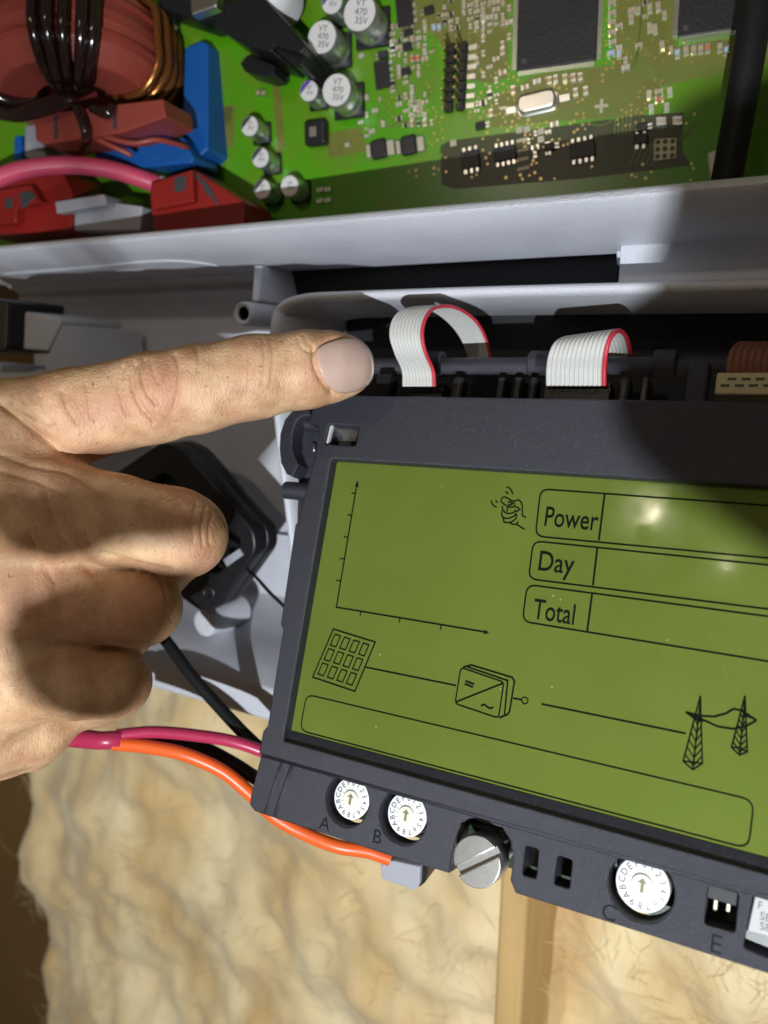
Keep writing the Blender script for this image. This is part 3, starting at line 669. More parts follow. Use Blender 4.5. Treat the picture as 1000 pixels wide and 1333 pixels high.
c = D.px(683.3, 912, ZP); PR.strip([(c[0] + .00075 * math.cos(t), c[1] + .00075 * math.sin(t), ZP) for t in np.linspace(0, 2 * math.pi, 16)[:-1]], .0003, (0, 0, 1), True)
L([(705, 916.5), (893, 955)], .00034)
rbox([(399, 904), (982, 1042), (974.5, 1105), (390.5, 951)], .0024, .00034)
# three value boxes, cut off by the edge of the picture
for tl, bl_, sr_t, sr_b, dv in (((704, 636.5), (697, 698), (1000, 658), (1000, 726.5), ((787.3, 643), (779.7, 703.5))), ((694.5, 704.2), (688, 753.5), (1000, 735.5), (1000, 793), ((777.8, 713), (772, 762))), ((686.5, 761), (680, 809), (1000, 802.5), (1000, 861), ((771, 773), (764.5, 822)))):
    A, B = D.px(*tl, ZP), D.px(*bl_, ZP); C1, C2 = D.px(*sr_t, ZP), D.px(*sr_b, ZP); xe = LX - .006
    C1 = A + (C1 - A) * ((xe - A[0]) / (C1[0] - A[0])); C2 = B + (C2 - B) * ((xe - B[0]) / (C2[0] - B[0]))
    PR.strip([np.array((*p, ZP)) for p in rounded([A, C1, C2, B], .0022, 5)], .0004, (0, 0, 1), True); L(dv, .0004)
for t, u, v, wd in (('Power', 708.5, 671.5, .715), ('Day', 699.5, 734, .80), ('Total', 694.5, 792, .70)):
    c = D.px(u, v, ZP); add_text(PR, t, .0068, (c[0], c[1] - (.0003 if t != 'Day' else -.0006)), 0, ZP, 'LEFT', wd, off=.00006)
def sk(lines, w):                              # small sketched icon, strokes in tenths of a pixel from (620, 620)
    for ln in lines: L([(620 + x / 10, 620 + y / 10) for x, y in ln], w)
sk([[(395, 140), (430, 150), (460, 185), (475, 235)], [(380, 200), (400, 208), (415, 235)], [(195, 310), (205, 350), (230, 385), (268, 403)], [(255, 310), (265, 330), (280, 345)],
    [(365, 265), (335, 285), (322, 320), (345, 350), (400, 385), (440, 405), (480, 400), (510, 375)], [(365, 265), (410, 285), (470, 325), (515, 320), (550, 305), (585, 335), (600, 390), (600, 510), (650, 540)],
    [(345, 385), (340, 430), (375, 470), (420, 488), (480, 475), (520, 450)], [(335, 450), (335, 520), (380, 550), (440, 545), (500, 515), (520, 480)], [(350, 545), (365, 600), (420, 605), (470, 590), (520, 550), (528, 490)],
    [(430, 600), (470, 625), (525, 625), (550, 590)], [(525, 625), (570, 655), (628, 690)], [(500, 400), (540, 405), (570, 430), (530, 460), (500, 440)], [(410, 400), (400, 460)], [(410, 340), (440, 330), (470, 360), (440, 380), (420, 360)], [(480, 340), (500, 360)]], .00030)
# two lattice towers with sagging lines
def tower(ax, ay, pts, w=.00028):
    (lx, ly), (mx, my), (rx, ry) = pts
    L([(ax, ay), (lx, ly), (mx, my), (rx, ry), (ax, ay)], w); L([(ax, ay + 6), (mx, my)], w)
    for k in range(3, 9):
        t = k / 9; a = (ax + (lx - ax) * t, ay + (ly - ay) * t); b = (ax + (mx - ax) * (t + .06), ay + (my - ay) * (t + .06)); c_ = (ax + (rx - ax) * t, ay + (ry - ay) * t); L([a, b, c_], w * .8)
    L([(lx, ly), (mx, my - 10), (rx, ry)], w)
tower(912, 906, [(889.5, 991), (902, 1002), (914.5, 994)]); tower(970, 906, [(952.5, 973), (963, 983), (973, 979)])
for ln in ([(893, 927), (912, 932), (930, 933), (945, 929), (955, 923), (966, 925), (985, 938)], [(895, 928), (915, 937), (935, 946), (955, 949), (972, 945), (985, 938)], [(893, 927), (905, 936), (916, 939)], [(966, 925), (972, 932), (983, 936)]): L(ln, .00036)
PR.build('screen_print', 'print', disp)

# ------------------------------------------------------------------ connectors and ribbons above the display
def cbox(name, u0, v0, u1, v1, off, dz, m, parent=disp, bevel=.0003):
    a = D.px(u0, v1, off); b = D.px(u1, v0, off); mb = MB(); mb.box(((a[0] + b[0]) / 2, (a[1] + b[1]) / 2, off - dz / 2), abs(b[0] - a[0]), abs(b[1] - a[1]), dz); return mb.build(name, m, parent, bevel=bevel)
ZB = -.0065
for u0, u1 in ((516, 578), (705, 796)):
    cbox('header_socket', u0, 497, u1, 530, ZB, .006, 'black')
    n = 6 if u1 < 600 else 9
    for k in range(n):
        for r in range(2):
            uu = u0 + 4 + (u1 - u0 - 8) * (k + .5 * (r % 2) + .2) / n; cbox('contact_window', uu, 500 + r * 6, uu + (u1 - u0) / n * .6, 503.5 + r * 6, ZB + .0003, .0006, 'resblk', bevel=0)
    for a, b in ((u0 - 22, u0 - 4), (u1 + 4, u1 + 26)):
        cbox('latch_ear', a, 489, b, 530, ZB + .0005, .005, 'black', bevel=.0012)
for u0 in (486, 642, 664, 830): cbox('terminal_block', u0, 490, u0 + 16, 530, ZB - .001, .007, 'black', bevel=.0006)
for k in range(6): cbox('terminal_fin', 490 + k * 3, 487, 491.4 + k * 3, 514, ZB + .0012, .003, 'black', bevel=0)
cbox('terminal_block', 889, 469, 925, 530, ZB - .002, .006, 'bezel', bevel=.0008)
mb = MB(); mb.cyl(D.px(470, 478, -.013), D.px(1100, 478, -.013), .0027, 20); smooth_angle(mb.build('hinge_rod', 'bezel', disp), 40)
for u in (548, 700, 690, 852): 
    mb = MB(); mb.cyl(D.px(u, 474, -.012), D.px(u + 30, 474, -.012), .0036, 20); smooth_angle(mb.build('rod_collar', 'bezel', disp), 40)
cbox('pin_socket', 930, 484, 1080, 513, ZB + .001, .005, 'beige', bevel=.0006)
for k in range(7):
    for r in range(2):
        u = 938 + k * 18.5 + (9 if r == 0 else 0); cbox('contact_window', u, 491.5 + r * 8.5, u + 12, 494.5 + r * 8.5, ZB + .00125, .0006, 'resblk', bevel=0)

def ribbon(name, left, right, n, label, m='ribbon', red=True):
    A = spline([PW(*p) for p in left], 8); B = spline([PW(*p) for p in right], 8); o0 = A[0]
    root = empty(name, Matrix.Translation(Vector(o0)), label, 'ribbon cable')
    prof = 6; rows = []; tot = n * prof + 1
    def sheet(c0, c1):
        vs = []; fs = []; cols = list(range(c0 * prof, c1 * prof + 1)); m_ = len(cols)
        for side in (1, -1):
            for i in range(len(A)):
                t = unit(A[min(i + 1, len(A) - 1)] - A[max(i - 1, 0)]); wv = B[i] - A[i]; nr = unit(np.cross(t, wv)); pitch = np.linalg.norm(wv) / n
                for c in cols:
                    ph = (c % prof) / prof; hgt = pitch * .47 * math.sqrt(max(.02, 1 - (2 * ph - 1) ** 2)) + .00006
                    vs.append(A[i] + wv * c / (n * prof) + nr * hgt * side - o0)
        R_ = len(A) * m_
        for s_ in (0, R_):
            for i in range(len(A) - 1):
                for c in range(m_ - 1):
                    k = s_ + i * m_ + c; fs.append((k, k + 1, k + m_ + 1, k + m_))
        for i in range(len(A) - 1):
            for c in (0, m_ - 1): k = i * m_ + c; fs.append((k, k + m_, R_ + k + m_, R_ + k))
        mb = MB(); mb.add(vs, fs); return mb
    sheet(0, n - 1 if red else n).build('insulated_conductors', m, root, True)
    if red: sheet(n - 1, n).build('red_edge_wire', 'red', root, True)
    return root
ribbon('ribbon_cable', [(524, 503, .2115), (523, 482, .2105), (513, 458, .2065), (507, 435, .2050), (513, 413, .2060), (532, 402, .2095), (560, 403, .216), (586, 422, .2235), (603, 447, .230), (612, 475, .234)],
       [(568, 503, .2075), (566, 482, .2065), (556, 458, .2025), (552, 435, .2010), (557, 413, .2020), (570, 400, .2055), (594, 400, .212), (620, 416, .2195), (634, 440, .226), (641, 470, .230)], 10, 'narrow grey ribbon cable with red edge arching highest beside the fingertip')
ribbon('ribbon_cable', [(711, 503, .1965), (711, 482, .1955), (714, 462, .1935), (722, 447, .1935), (738, 440, .1975), (752, 446, .203), (760, 465, .207)],
       [(790, 503, .1895), (790, 482, .1885), (792, 460, .1860), (798, 439, .1850), (808, 430, .1880), (818, 438, .193), (824, 462, .197)], 13, 'wide grey ribbon cable with red edge folded low into the middle socket')
ribbon('ribbon_cable', [(946, 495, .1795), (946, 475, .1785), (951, 456, .1785), (962, 448, .182), (975, 455, .187)],
       [(1080, 495, .1695), (1080, 475, .1685), (1083, 456, .1685), (1092, 448, .172), (1105, 455, .177)], 14, 'brown ribbon cable folded into the beige pin socket', 'brownrib', False)

# ------------------------------------------------------------------ main circuit board in the electronics compartment
PX = unit((2806, 153, -1000)); PN = unit((366, -176, 1000)); PN = unit(PN - PX * PN.dot(PX)); PU = np.cross(PX, PN)
B = Frame(600, 120, .262, PX, PU)
pcb = empty('circuit_board', B.mw, 'green printed circuit board crowded with chips, capacitors and coils above the housing rim', 'circuit board')
EZ = np.array((0, 0, 1.0))
c0, c1 = B.px(-260, -260), B.px(1330, 330); c1[1] = B.px(500, 284)[1]
mb = MB(); mb.box(((c0[0] + c1[0]) / 2, (c0[1] + c1[1]) / 2, -.0008), c1[0] - c0[0], c0[1] - c1[1], .0016); mb.build('board', 'pcb', pcb)
def bx(name, u, v, w, h, z0, z1, m, rot=0.0, bevel=.0003, parent=None):
    """box part: centre (u, v) and size in pixels, measured at its top"""
    c = B.px(u, v, z1); sx = np.linalg.norm(B.px(u + w / 2, v, z1) - B.px(u - w / 2, v, z1)); sy = np.linalg.norm(B.px(u, v + h / 2, z1) - B.px(u, v - h / 2, z1))
    ax = (np.array((math.cos(rot), math.sin(rot), 0)), np.array((-math.sin(rot), math.cos(rot), 0)), EZ)
    mb = MB(); mb.box((c[0], c[1], (z0 + z1) / 2), sx, sy, z1 - z0, ax); return mb.build(name, m, parent or pcb, bevel=bevel)
def sheet(name, pts, z, m):
    mb = MB(); mb.prism([B.px(u, v, z) for u, v in pts], (0, 0, -z * .8)); return mb.build(name, m, pcb)
# copper pours under the mask, and a coated field by the lower edge, darkened partly for the rim's shadow
sheet('copper_pour', [(512, -60), (664, -60), (662, 100), (640, 108), (612, 104), (560, 40), (520, 44)], .00006, 'pour')
sheet('copper_pour', [(690, 100), (800, 84), (800, -60), (880, -60), (880, 60), (1010, 40), (1010, 78), (880, 108), (860, 112), (836, 150), (690, 160), (640, 166), (640, 130), (676, 112)], .00006, 'pour')
sheet('copper_pour', [(273, 165), (300, 160), (303, 138), (275, 140)], .00006, 'pour')
sheet('copper_pour', [(352, 86), (362, 84), (372, 190), (362, 200)], .00006, 'pour')
sheet('copper_pour', [(420, 175), (470, 165), (478, 196), (430, 206)], .00006, 'pour')
sheet('coated_shaded_field', [(573, 190), (585, 183), (700, 168), (830, 150), (890, 146), (888, 196), (900, 215), (760, 232), (590, 246), (575, 240)], .00007, 'coat')
# traces
TR = MB()
def tr(pts, w=.00028): TR.strip([B.px(u, v, .00011) for u, v in pts], w, EZ)
for k in range(6): tr([(812 + k * 1.0, 40 + k * 6), (822, 62 + k * 5.2), (850 + k * 2, 92 + k * 3.6), (930, 82 + k * 4.2), (1010, 72 + k * 4.6)])
for k in range(5): tr([(800 + k * 5, 176), (802 + k * 5, 130), (806 + k * 5, 104 - k * 3), (830, 82 - k * 5), (838, -10)])
for k in range(5): tr([(632, 116 + k * 5), (640, 152 + k * 2), (720, 146 + k * 2.2), (768, 138 + k * 2.5), (800, 136 + k * 3)])
for k in range(4): tr([(490 + k * 6, 134), (494 + k * 6, 168 - k * 2), (540, 160 - k * 2), (560 + k * 3, 120 - k * 6)])
for k in range(3): tr([(440, 205 + k * 5), (520, 196 + k * 5), (572, 200 + k * 5)])
for k in range(7): tr([(510 + k * 9, 56), (512 + k * 9, 84), (520 + k * 8, 130)])
for k in range(5): tr([(820 + k * 7, 215), (830 + k * 7, 190), (880 + k * 6, 185 - k * 3), (905, 160)])
c = B.px(783, 138, .0001)
TR.strip([(c[0] + .0042 * math.cos(t), c[1] + .0042 * math.sin(t), .00012) for t in np.linspace(0, 2 * math.pi, 30)[:-1]], .0004, EZ, True)
TR.strip([(c[0] + .0058 * math.cos(t), c[1] + .0058 * math.sin(t), .00012) for t in np.linspace(0, 2 * math.pi, 30)[:-1]], .0003, EZ, True)
o = TR.build('copper_traces', 'trace', pcb); o['kind'] = 'stuff'
mb = MB(); mb.box(c, .0042, .0009, .0003); mb.box(c, .0009, .0042, .00032); mb.build('fiducial_cross', 'pad', pcb)
# chips -----------------------------------------------------------
def qfp(u0, v0, u1, v1, n, lead_px):
    a, b = B.px(u0, v0, .0016), B.px(u1, v1, .0016); ex = unit(b - a); ey = np.cross(EZ, ex); s = np.linalg.norm(b - a); cc = a + ex * s / 2 + ey * s / 2; cc[2] = 0
    root = bpy.data.objects.new('flat_chip', None); COL.objects.link(root); root.parent = pcb; root.location = cc; root.rotation_euler = (0, 0, math.atan2(ex[1], ex[0])); root.empty_display_size = .005
    mb = MB(); mb.box((0, 0, .0009), s, s, .0014); mb.build('chip_body', 'pcb_chip', root, bevel=.0004)
    mb = MB(); p = s * .96 / n
    for k in range(n):
        t = -s * .48 + p * (k + .5)
        for sx, sy, lx, ly in ((t, -s / 2 - .0007, p * .5, .0016), (t, s / 2 + .0007, p * .5, .0016), (-s / 2 - .0007, t, .0016, p * .5), (s / 2 + .0007, t, .0016, p * .5)):
            mb.box((sx, sy, .0007), lx, ly, .0005)
    o = mb.build('leads', 'tin', root); o['kind'] = 'stuff'
    mb = MB(); mb.cyl((-s * .4, -s * .4, .00160), (-s * .4, -s * .4, .00163), .0009, 16); mb.build('pin_mark', 'mark', root)
qfp(672, 92, 776, 78, 36, 10); qfp(882, 48, 986, 33, 36, 10)
def soic(u, v, w, h, n, rot, side=None, m='pcb_chip'):
    c = B.px(u, v, .0016); sx = w * .262e-3; sy = h * .262e-3
    root = bpy.data.objects.new('small_chip', None); COL.objects.link(root); root.parent = pcb; root.location = (c[0], c[1], 0); root.rotation_euler = (0, 0, rot); root.empty_display_size = .003
    mb = MB(); mb.box((0, 0, .0009), sx, sy, .0014); mb.build('chip_body', m, root, bevel=.00025)
    for k in range(n):
        y = -sy / 2 + sy * (k + .5) / n
        for s in ((-1, 1) if side is None else (side,)):
            mb = MB(); mb.box((s * (sx / 2 + .0006), y, .0006), .0016, sy / n * .5, .0007); mb.build('lead', 'tin', root, bevel=.0001)
    return root
r7 = math.radians(6)
soic(497, 96, 21, 34, 4, r7, 1); soic(526, 13, 22, 38, 4, r7, 1); soic(657, 199, 18, 28, 4, math.pi / 2 + r7); soic(758, 194, 20, 30, 4, math.pi / 2 + r7); soic(612, 207, 22, 24, 3, math.pi / 2 + r7); soic(834, 180, 12, 16, 2, math.pi / 2)
for u, v in ((531, 42), (530, 60), (498, 70), (558, 12), (528, 92), (625, 163), (715, 190), (836, 165)): soic(u, v, 13, 9, 2, r7, -1 if u < 560 else 1)
# crystal
c = B.px(698, 131, .0035); c[2] = 0; root = bpy.data.objects.new('crystal_can', None); COL.objects.link(root); root.parent = pcb; root.location = c; root.rotation_euler = (0, 0, r7); root.empty_display_size = .004
ov = [(x, y) for x, y in rounded([(-.0062, -.0028), (.0062, -.0028), (.0062, .0028), (-.0062, .0028)], .0027, 6)]
plate('can', ov, [], .0006, .0036, 'steel', root, .0006); plate('flange', [(x * 1.1, y * 1.15) for x, y in ov], [], .0002, .0007, 'tin', root, .0002)
for s in (-1, 1): mb = MB(); mb.box((s * .0088, 0, .0003), .0036, .0022, .0006); mb.build('solder_pad', 'tin', root, bevel=.0002)
# capacitors -------------------------------------------------------
def cap(u, v, r_px, h, mark):
    r = r_px * .25e-3; c = B.px(u, v, h); root = bpy.data.objects.new('capacitor', None); COL.objects.link(root); root.parent = pcb; root.location = (c[0], c[1], 0); root.empty_display_size = .004
    mb = MB(); mb.lathe((0, 0, .001), EZ, [(0, 0), (r * .96, 0), (r, .0004), (r, .0018), (r * .95, .0022), (r * .95, .0026), (r, .0030), (r, h - .0016), (r * .95, h - .0011), (r * .93, h - .001), (0, h - .001)], 36); smooth_angle(mb.build('can', 'can', root), 35)
    mb = MB(); mb.lathe((0, 0, h), EZ, [(r * .94, -.00005), (r * .92, .00008), (0, .00008)], 36); mb.build('top_face', 'cantop', root)
    mb = MB(); mb.box((0, 0, .0007), r * 2.15, r * 2.15, .0014); mb.build('base', 'black', root, bevel=.0008)
    a = np.linspace(math.radians(70), math.radians(195), 18) if mark != 'text' else []
    if mark != 'text':
        mb = MB(); mb.add([(r * .9 * math.cos(t), r * .9 * math.sin(t), h + .00012) for t in a], [tuple(range(len(a)))]); mb.build('polarity_mark', mark, root)
    mb = MB()
    for i, t in enumerate(('VT', '470', '35V') if r > .004 else ('47', '35V')): add_text(mb, t, r * (.5 if r > .004 else .48), (r * .10, r * (.45 - .45 * i) - (.0 if r > .004 else r * .2)), math.radians(78) - math.pi / 2, h + .00013)
    mb.build('value_print', 'mark', root)
for a in ((419, 48, 22, .0135, 'text'), (468, 16, 24, .0135, 'text'), (438, 117, 22, .0125, 'text'), (402, 118, 14.5, .0095, 'purple'), (432, 2, 16, .0105, 'purple'), (325, 164, 14.5, .0100, 'mark'), (339, 205, 14.5, .0100, 'mark'), (341, 246, 14.5, .0100, 'mark'), (377, 242, 15, .0100, 'text')): cap(*a)
# moulded inductor, melf diodes
for u, v, w, h in ((409, 171, 28, 34),):
    root = bx('inductor', u, v, w, h, 0, .0045, 'black', 0, .0012); bx('terminal', 407, 171, 9, 13, .0045, .0048, 'tin', 0, .0001, pcb)
for u, v in ((492, 193), (531, 188)):
    bx('diode_body', u, v, 20, 25, .0002, .0030, 'resblk', r7, .0009); bx('diode_end', u + 16, v - 2, 10, 20, .0002, .0022, 'pad', r7, .0005); bx('diode_end', u - 13, v + 3, 6, 18, .0002, .0022, 'pad', r7, .0005)
# pin header: two rows of seven
hb = [(581, 146), (607, 142), (604, 62), (590, 64)]
for row in range(2):
    for k in range(7):
        u0 = 589 + row * 15 + k * -.6 * (1); v0 = 66 + k * 12.6 - row * 2.2; p = B.px(u0, v0, 0.0)
        root = bpy.data.objects.new('header_pin', None); COL.objects.link(root); root.parent = pcb; root.location = p; root.empty_display_size = .002
        mb = MB(); mb.box((0, 0, .0013), .0031, .0029, .0026); mb.build('pin_base', 'black', root, bevel=.0004)
        mb = MB(); mb.box((0, 0, .0055), .0007, .0007, .0105); mb.build('pin', 'gold', root, bevel=.0001)
        if row: mb = MB(); mb.box((.0032, 0, .0004), .0032, .0018, .0006); mb.build('solder_pad', 'tin', root, bevel=.0002)
# perforated pad with its nine holes
a = [B.px(u, v, .0003) for u, v in [(852, 181), (881, 179), (880, 206), (851, 209)]]; cc = sum(a) / 4
hl = [circle(cc + (a[1] - a[0]) * i * .33 + (a[3] - a[0]) * j * .33, .00075, 12) for i in (-1, 0, 1) for j in (-1, 0, 1)]
plate('perforated_pad', rounded(a, .0006), hl, .0001, .0004, 'pad', pcb, .00005)
for u, v in ((680, 182), (681, 195), (680, 207), (681, 219), (590, 186), (676, 169), (686, 168), (704, 171), (704, 181)): bx('bare_pad', u, v, 15 if 175 < v < 225 and 675 < u < 690 else 8, 4 if 175 < v < 225 and 675 < u < 690 else 8, .0001, .0003, 'pad', r7, 0)
# chip resistors and capacitors: one mesh for each kind, shared by the copies
def passive(body):
    mb = MB(); mb.box((0, 0, .0005), .0012, .00125, .0009); mb.box((-.0008, 0, .0005), .0005, .0013, .00095, mi=1); mb.box((.0008, 0, .0005), .0005, .0013, .00095, mi=1); return mb.mesh('chip_component', [body, 'tin'])
KIND = [passive(k) for k in ('mlcc', 'resblk', 'mlcc', 'pad', 'resblue', 'resorange')]
busy = [(419, 55, 40), (468, 25, 40), (445, 125, 36), (402, 122, 24), (497, 96, 26), (526, 13, 28), (592, 105, 46), (698, 131, 38), (409, 171, 24), (492, 193, 24), (531, 188, 26), (783, 138, 26), (866, 193, 26), (612, 207, 22), (657, 199, 24), (758, 194, 26)]
def place(u, v, rot, k, s=1.0):
    o = bpy.data.objects.new('chip_component', KIND[k]); COL.objects.link(o); o.parent = pcb; p = B.px(u, v, 0); o.location = (p[0], p[1], .0001); o.rotation_euler = (0, 0, rot); o.scale = (s, s, s)
fixed = [(538, 78, 1, 5), (545, 77, 1, 5), (566, 37, 1, 4), (573, 37, 1, 4), (640, 148, 1, 0), (858, 130, 0, 5), (858, 120, 0, 0), (845, 124, 1, 3), (868, 140, 1, 3), (848, 142, 1, 3), (872, 120, 1, 3), (716, 106, 1, 0), (724, 104, 1, 0), (736, 103, 1, 0), (747, 102, 1, 0), (756, 101, 1, 0), (750, 121, 1, 0), (763, 119, 1, 0), (669, 118, 1, 0), (684, 115, 0, 0), (700, 107, 0, 3), (858, 159, 1, 3), (864, 159, 1, 3), (879, 158, 1, 3), (885, 158, 1, 3), (893, 66, 1, 0), (903, 65, 1, 0), (912, 64, 1, 0), (921, 63, 1, 5), (937, 62, 1, 0), (946, 66, 1, 4), (882, 70, 1, 4), (846, 11, 1, 0), (857, 9, 1, 0), (846, 36, 1, 0), (853, 38, 1, 0), (862, 60, 1, 0), (822, 24, 1, 0), (797, 5, 0, 0), (797, 18, 0, 0), (797, 30, 0, 0), (797, 43, 0, 0), (798, 56, 0, 0), (796, 70, 0, 4), (806, 70, 1, 4), (418, 248, 0, 3), (428, 247, 0, 3), (418, 262, 0, 3), (428, 261, 0, 3), (338, 122, 1, 0), (345, 122, 1, 0), (472, 74, 0, 3), (479, 128, 1, 3), (490, 145, 0, 3), (500, 162, 1, 3), (486, 172, 0, 3)]
for u, v, r, k in fixed: place(u, v, r * math.pi / 2 + r7, k, 1.15)
fields = [((508, 24), (562, 130), 46), ((560, 0), (662, 42), 40), ((612, 40), (662, 150), 20), ((800, 0), (876, 110), 14), ((885, 55), (960, 75), 6), ((690, 162), (720, 215), 8), ((520, 120), (560, 160), 12), ((455, 120), (500, 180), 8)]
spots = [(u, v) for u, v, _, _ in fixed]
for a, b, cnt in fields:
    k = 0; tries = 0
    while k < cnt and tries < 900:
        tries += 1; u = round(random.uniform(a[0], b[0]) / 8.4) * 8.4; v = round(random.uniform(a[1], b[1]) / 9.2) * 9.2 - .1 * (u - 600)
        if any((u - x) ** 2 + (v - y) ** 2 < (r * .75) ** 2 for x, y, r in busy) or any((u - x) ** 2 + (v - y) ** 2 < 58 for x, y in spots): continue
        if 664 < u < 784 and v < 100: continue
        spots.append((u, v)); place(u, v, random.choice((0, 1)) * math.pi / 2 + r7, random.choice((0, 0, 1, 2, 3, 3, 3)), random.choice((.75, .9, 1.0, 1.2))); k += 1
# tiny grid of pads below the left chip
for i in range(5):
    for j in range(5):
        if i in (0, 4) or j in (0, 4): bx('pad', 533 + i * 4, 132 + j * 4.6, 2.6, 3, .0001, .0004, 'tin', r7, 0)
bx('pad', 541, 141, 8, 9, .0001, .0005, 'tin', r7, 0)
# vias: gold rings, uncountable
mb = MB(); nv = 0
for _ in range(3000):
    u = random.uniform(505, 905); v = random.uniform(-5, 235)
    if any((u - x) ** 2 + (v - y) ** 2 < (r * .7) ** 2 for x, y, r in busy) or any((u - x) ** 2 + (v - y) ** 2 < 30 for x, y in spots) or (664 < u < 784 and v < 98) or (874 < u and v < 50): continue
    if v > 165 and random.random() < .7: continue
    if noise.noise(Vector((u / 45, v / 45, 2.2))) < -.02: continue
    spots.append((u, v)); p = B.px(u, v, .0001); r = random.choice((.00030, .00036, .00042))
    mb.lathe(p, EZ, [(r * 1.2, 0), (r * 1.1, .00012), (r * .6, .00012), (r * .5, -.00005)], 9); nv += 1
    if nv > 330: break
o = mb.build('vias', 'gold', pcb); o['kind'] = 'stuff'

# ------------------------------------------------------------------ left end of the board: coil, connectors, relay
LSH, LSC = .045, 1.185                        # how far this end of the board lies behind, and the scale that goes with it
def bw(u, v, d): return B.pxd(u, v, d + .84 * (.262 * 2906 / (u + 2306) - .262))
CA = unit(PU + .18 * PN - .10 * PX); cc = P(104, 86, .243 + LSH); loc = lambda p: np.array([(p - B.o).dot(B.ex), (p - B.o).dot(B.ey), (p - B.o).dot(B.ez)])
ctr = loc(cc); axl = np.array((CA.dot(B.ex), CA.dot(B.ey), CA.dot(B.ez)))
coil = bpy.data.objects.new('toroid_coil', None); COL.objects.link(coil); coil.parent = pcb; coil.empty_display_size = .01
RO, RI, HW = .0292 * LSC, .013 * LSC, .0128 * LSC
mb = MB(); mb.lathe(ctr, axl, [(RI, -HW), (RO * .80, -HW), (RO * .97, -HW * .62), (RO * .985, -HW * .2), (RO, -HW * .12), (RO, HW * .12), (RO * .985, HW * .2), (RO * .97, HW * .7), (RO * .85, HW), (RI, HW), (RI, -HW)], 24); o = mb.build('core_case', 'maroon', coil, bevel=.0008); smooth_angle(o, 20)
e1 = unit(np.cross(axl, EZ)); e2 = np.cross(e1, axl)             # e1 across the picture, e2 towards the viewer
for yy_ in (-.42, .42):
    mb = MB(); mb.lathe(ctr, axl, [(RO * .95, yy_ * HW - .0006), (RO * 1.004, yy_ * HW - .0006), (RO * 1.004, yy_ * HW + .0006), (RO * .95, yy_ * HW + .0006)], 48); mb.build('case_rib', 'maroon', coil)
if e1[0] < 0: e1 = -e1
if e2[2] < 0: e2 = -e2
def turn(a, name, m, r, grow=0.0, tilt=0.0):
    d = math.cos(a) * e1 + math.sin(a) * e2; sd = np.cross(axl, d); q = r + grow
    pts = [(RI - q, -HW * .7), (RI + .002, -HW - q), (RO * .80, -HW - q), (RO + q * .7, -HW * .62), (RO + q * 1.2, 0), (RO + q * .8, HW * .7), (RO * .82, HW + q), (RI + .002, HW + q), (RI - q, HW * .7), (RI - q, -HW * .7)]
    mb = MB(); mb.tube(spline([ctr + d * x + axl * y + sd * tilt * y for x, y in pts], 5), r, 10); mb.build(name, m, coil, True)
vc = unit(loc(np.zeros(3)) - ctr); AC = math.degrees(math.atan2(vc.dot(e2), vc.dot(e1)))       # azimuth that faces the viewer
for k, a in enumerate((22, 14.5, 7, -2, -8)): turn(math.radians(AC + a), 'dark_turn', 'enamel', .0020, .0006 * (k % 2), .06)
for k, a in enumerate((-46, -54, -62, -70, -78)): turn(math.radians(AC + a), 'copper_turn', 'copper', .0015, .0004 * (k % 2), -.06)
for k, a in enumerate((84, 92, 100)): turn(math.radians(AC + a), 'dark_turn', 'enamel', .0017, .0, .12)
def cprism(name, pts, d, m, depth=.012, bevel=.0006, parent=None):
    """polygon through pixels at a camera depth, extruded towards the board"""
    mb = MB(); mb.prism([bw(u, v, d) for u, v in pts], (0, 0, -depth * 1.7)); return mb.build(name, m, parent or pcb, bevel=bevel)
cprism('coil_foot', [(44, 150), (130, 138), (212, 128), (216, 152), (160, 172), (56, 188), (46, 182)], .226, 'maroon', .010, .0006, coil)
for q in ([(70, 150), (74, 149), (74, 180), (70, 181)], [(147, 138), (151, 137), (151, 166), (147, 168)]): cprism('foot_slot', q, .2255, 'mark', .0008, 0, coil)
cprism('coil_foot', [(166, 5), (178, 6), (186, 22), (170, 24)], .236, 'maroon', .006, .0004, coil)
for a, b in (([(100, 138, .222), (108, 160, .222), (112, 176, .224), (108, 192, .236)], 'enamel'), ([(120, 140, .223), (140, 148, .223), (146, 138, .224)], 'enamel'), ([(118, 172, .228), (170, 186, .230), (205, 182, .234), (245, 192, .246)], 'maroon'), ([(120, 178, .229), (150, 192, .232), (172, 202, .236)], 'maroon'), ([(30, 145, .222), (60, 140, .221), (88, 126, .222)], 'enamel'), ([(0, 150, .222), (30, 152, .221), (72, 140, .221), (95, 128, .222)], 'enamel'), ([(-10, 138, .222), (20, 148, .220), (60, 134, .221), (80, 126, .222)], 'enamel')):
    mb = MB(); mb.tube(spline([bw(*p) for p in a], 6), (.0015 if b == 'enamel' else .0008) * LSC, 10); mb.build('lead_wire', b, coil, True)
# blue film capacitors
bq = cprism('blue_capacitor', [(240, 62), (262, 52), (271, 56), (271, 194), (258, 204), (236, 190)], .254, 'blue', .014, .0008)
cprism('blue_capacitor', [(122, 190), (238, 178), (252, 204), (250, 212), (146, 222), (124, 214)], .246, 'blue', .010, .0008)
cprism('blue_capacitor', [(-40, -30), (46, -30), (50, 18), (-40, 30)], .252, 'blue', .014, .0008)
cprism('blue_capacitor', [(18, 178), (27, 175), (29, 214), (18, 216)], .249, 'blue', .010, .0005)
cprism('grey_block', [(31, 163), (48, 160), (60, 205), (40, 208), (31, 204)], .247, 'greytab', .010, .001)
sheet('copper_pour', [(276, 139), (306, 136), (304, 190), (274, 195)], .00006, 'pour')
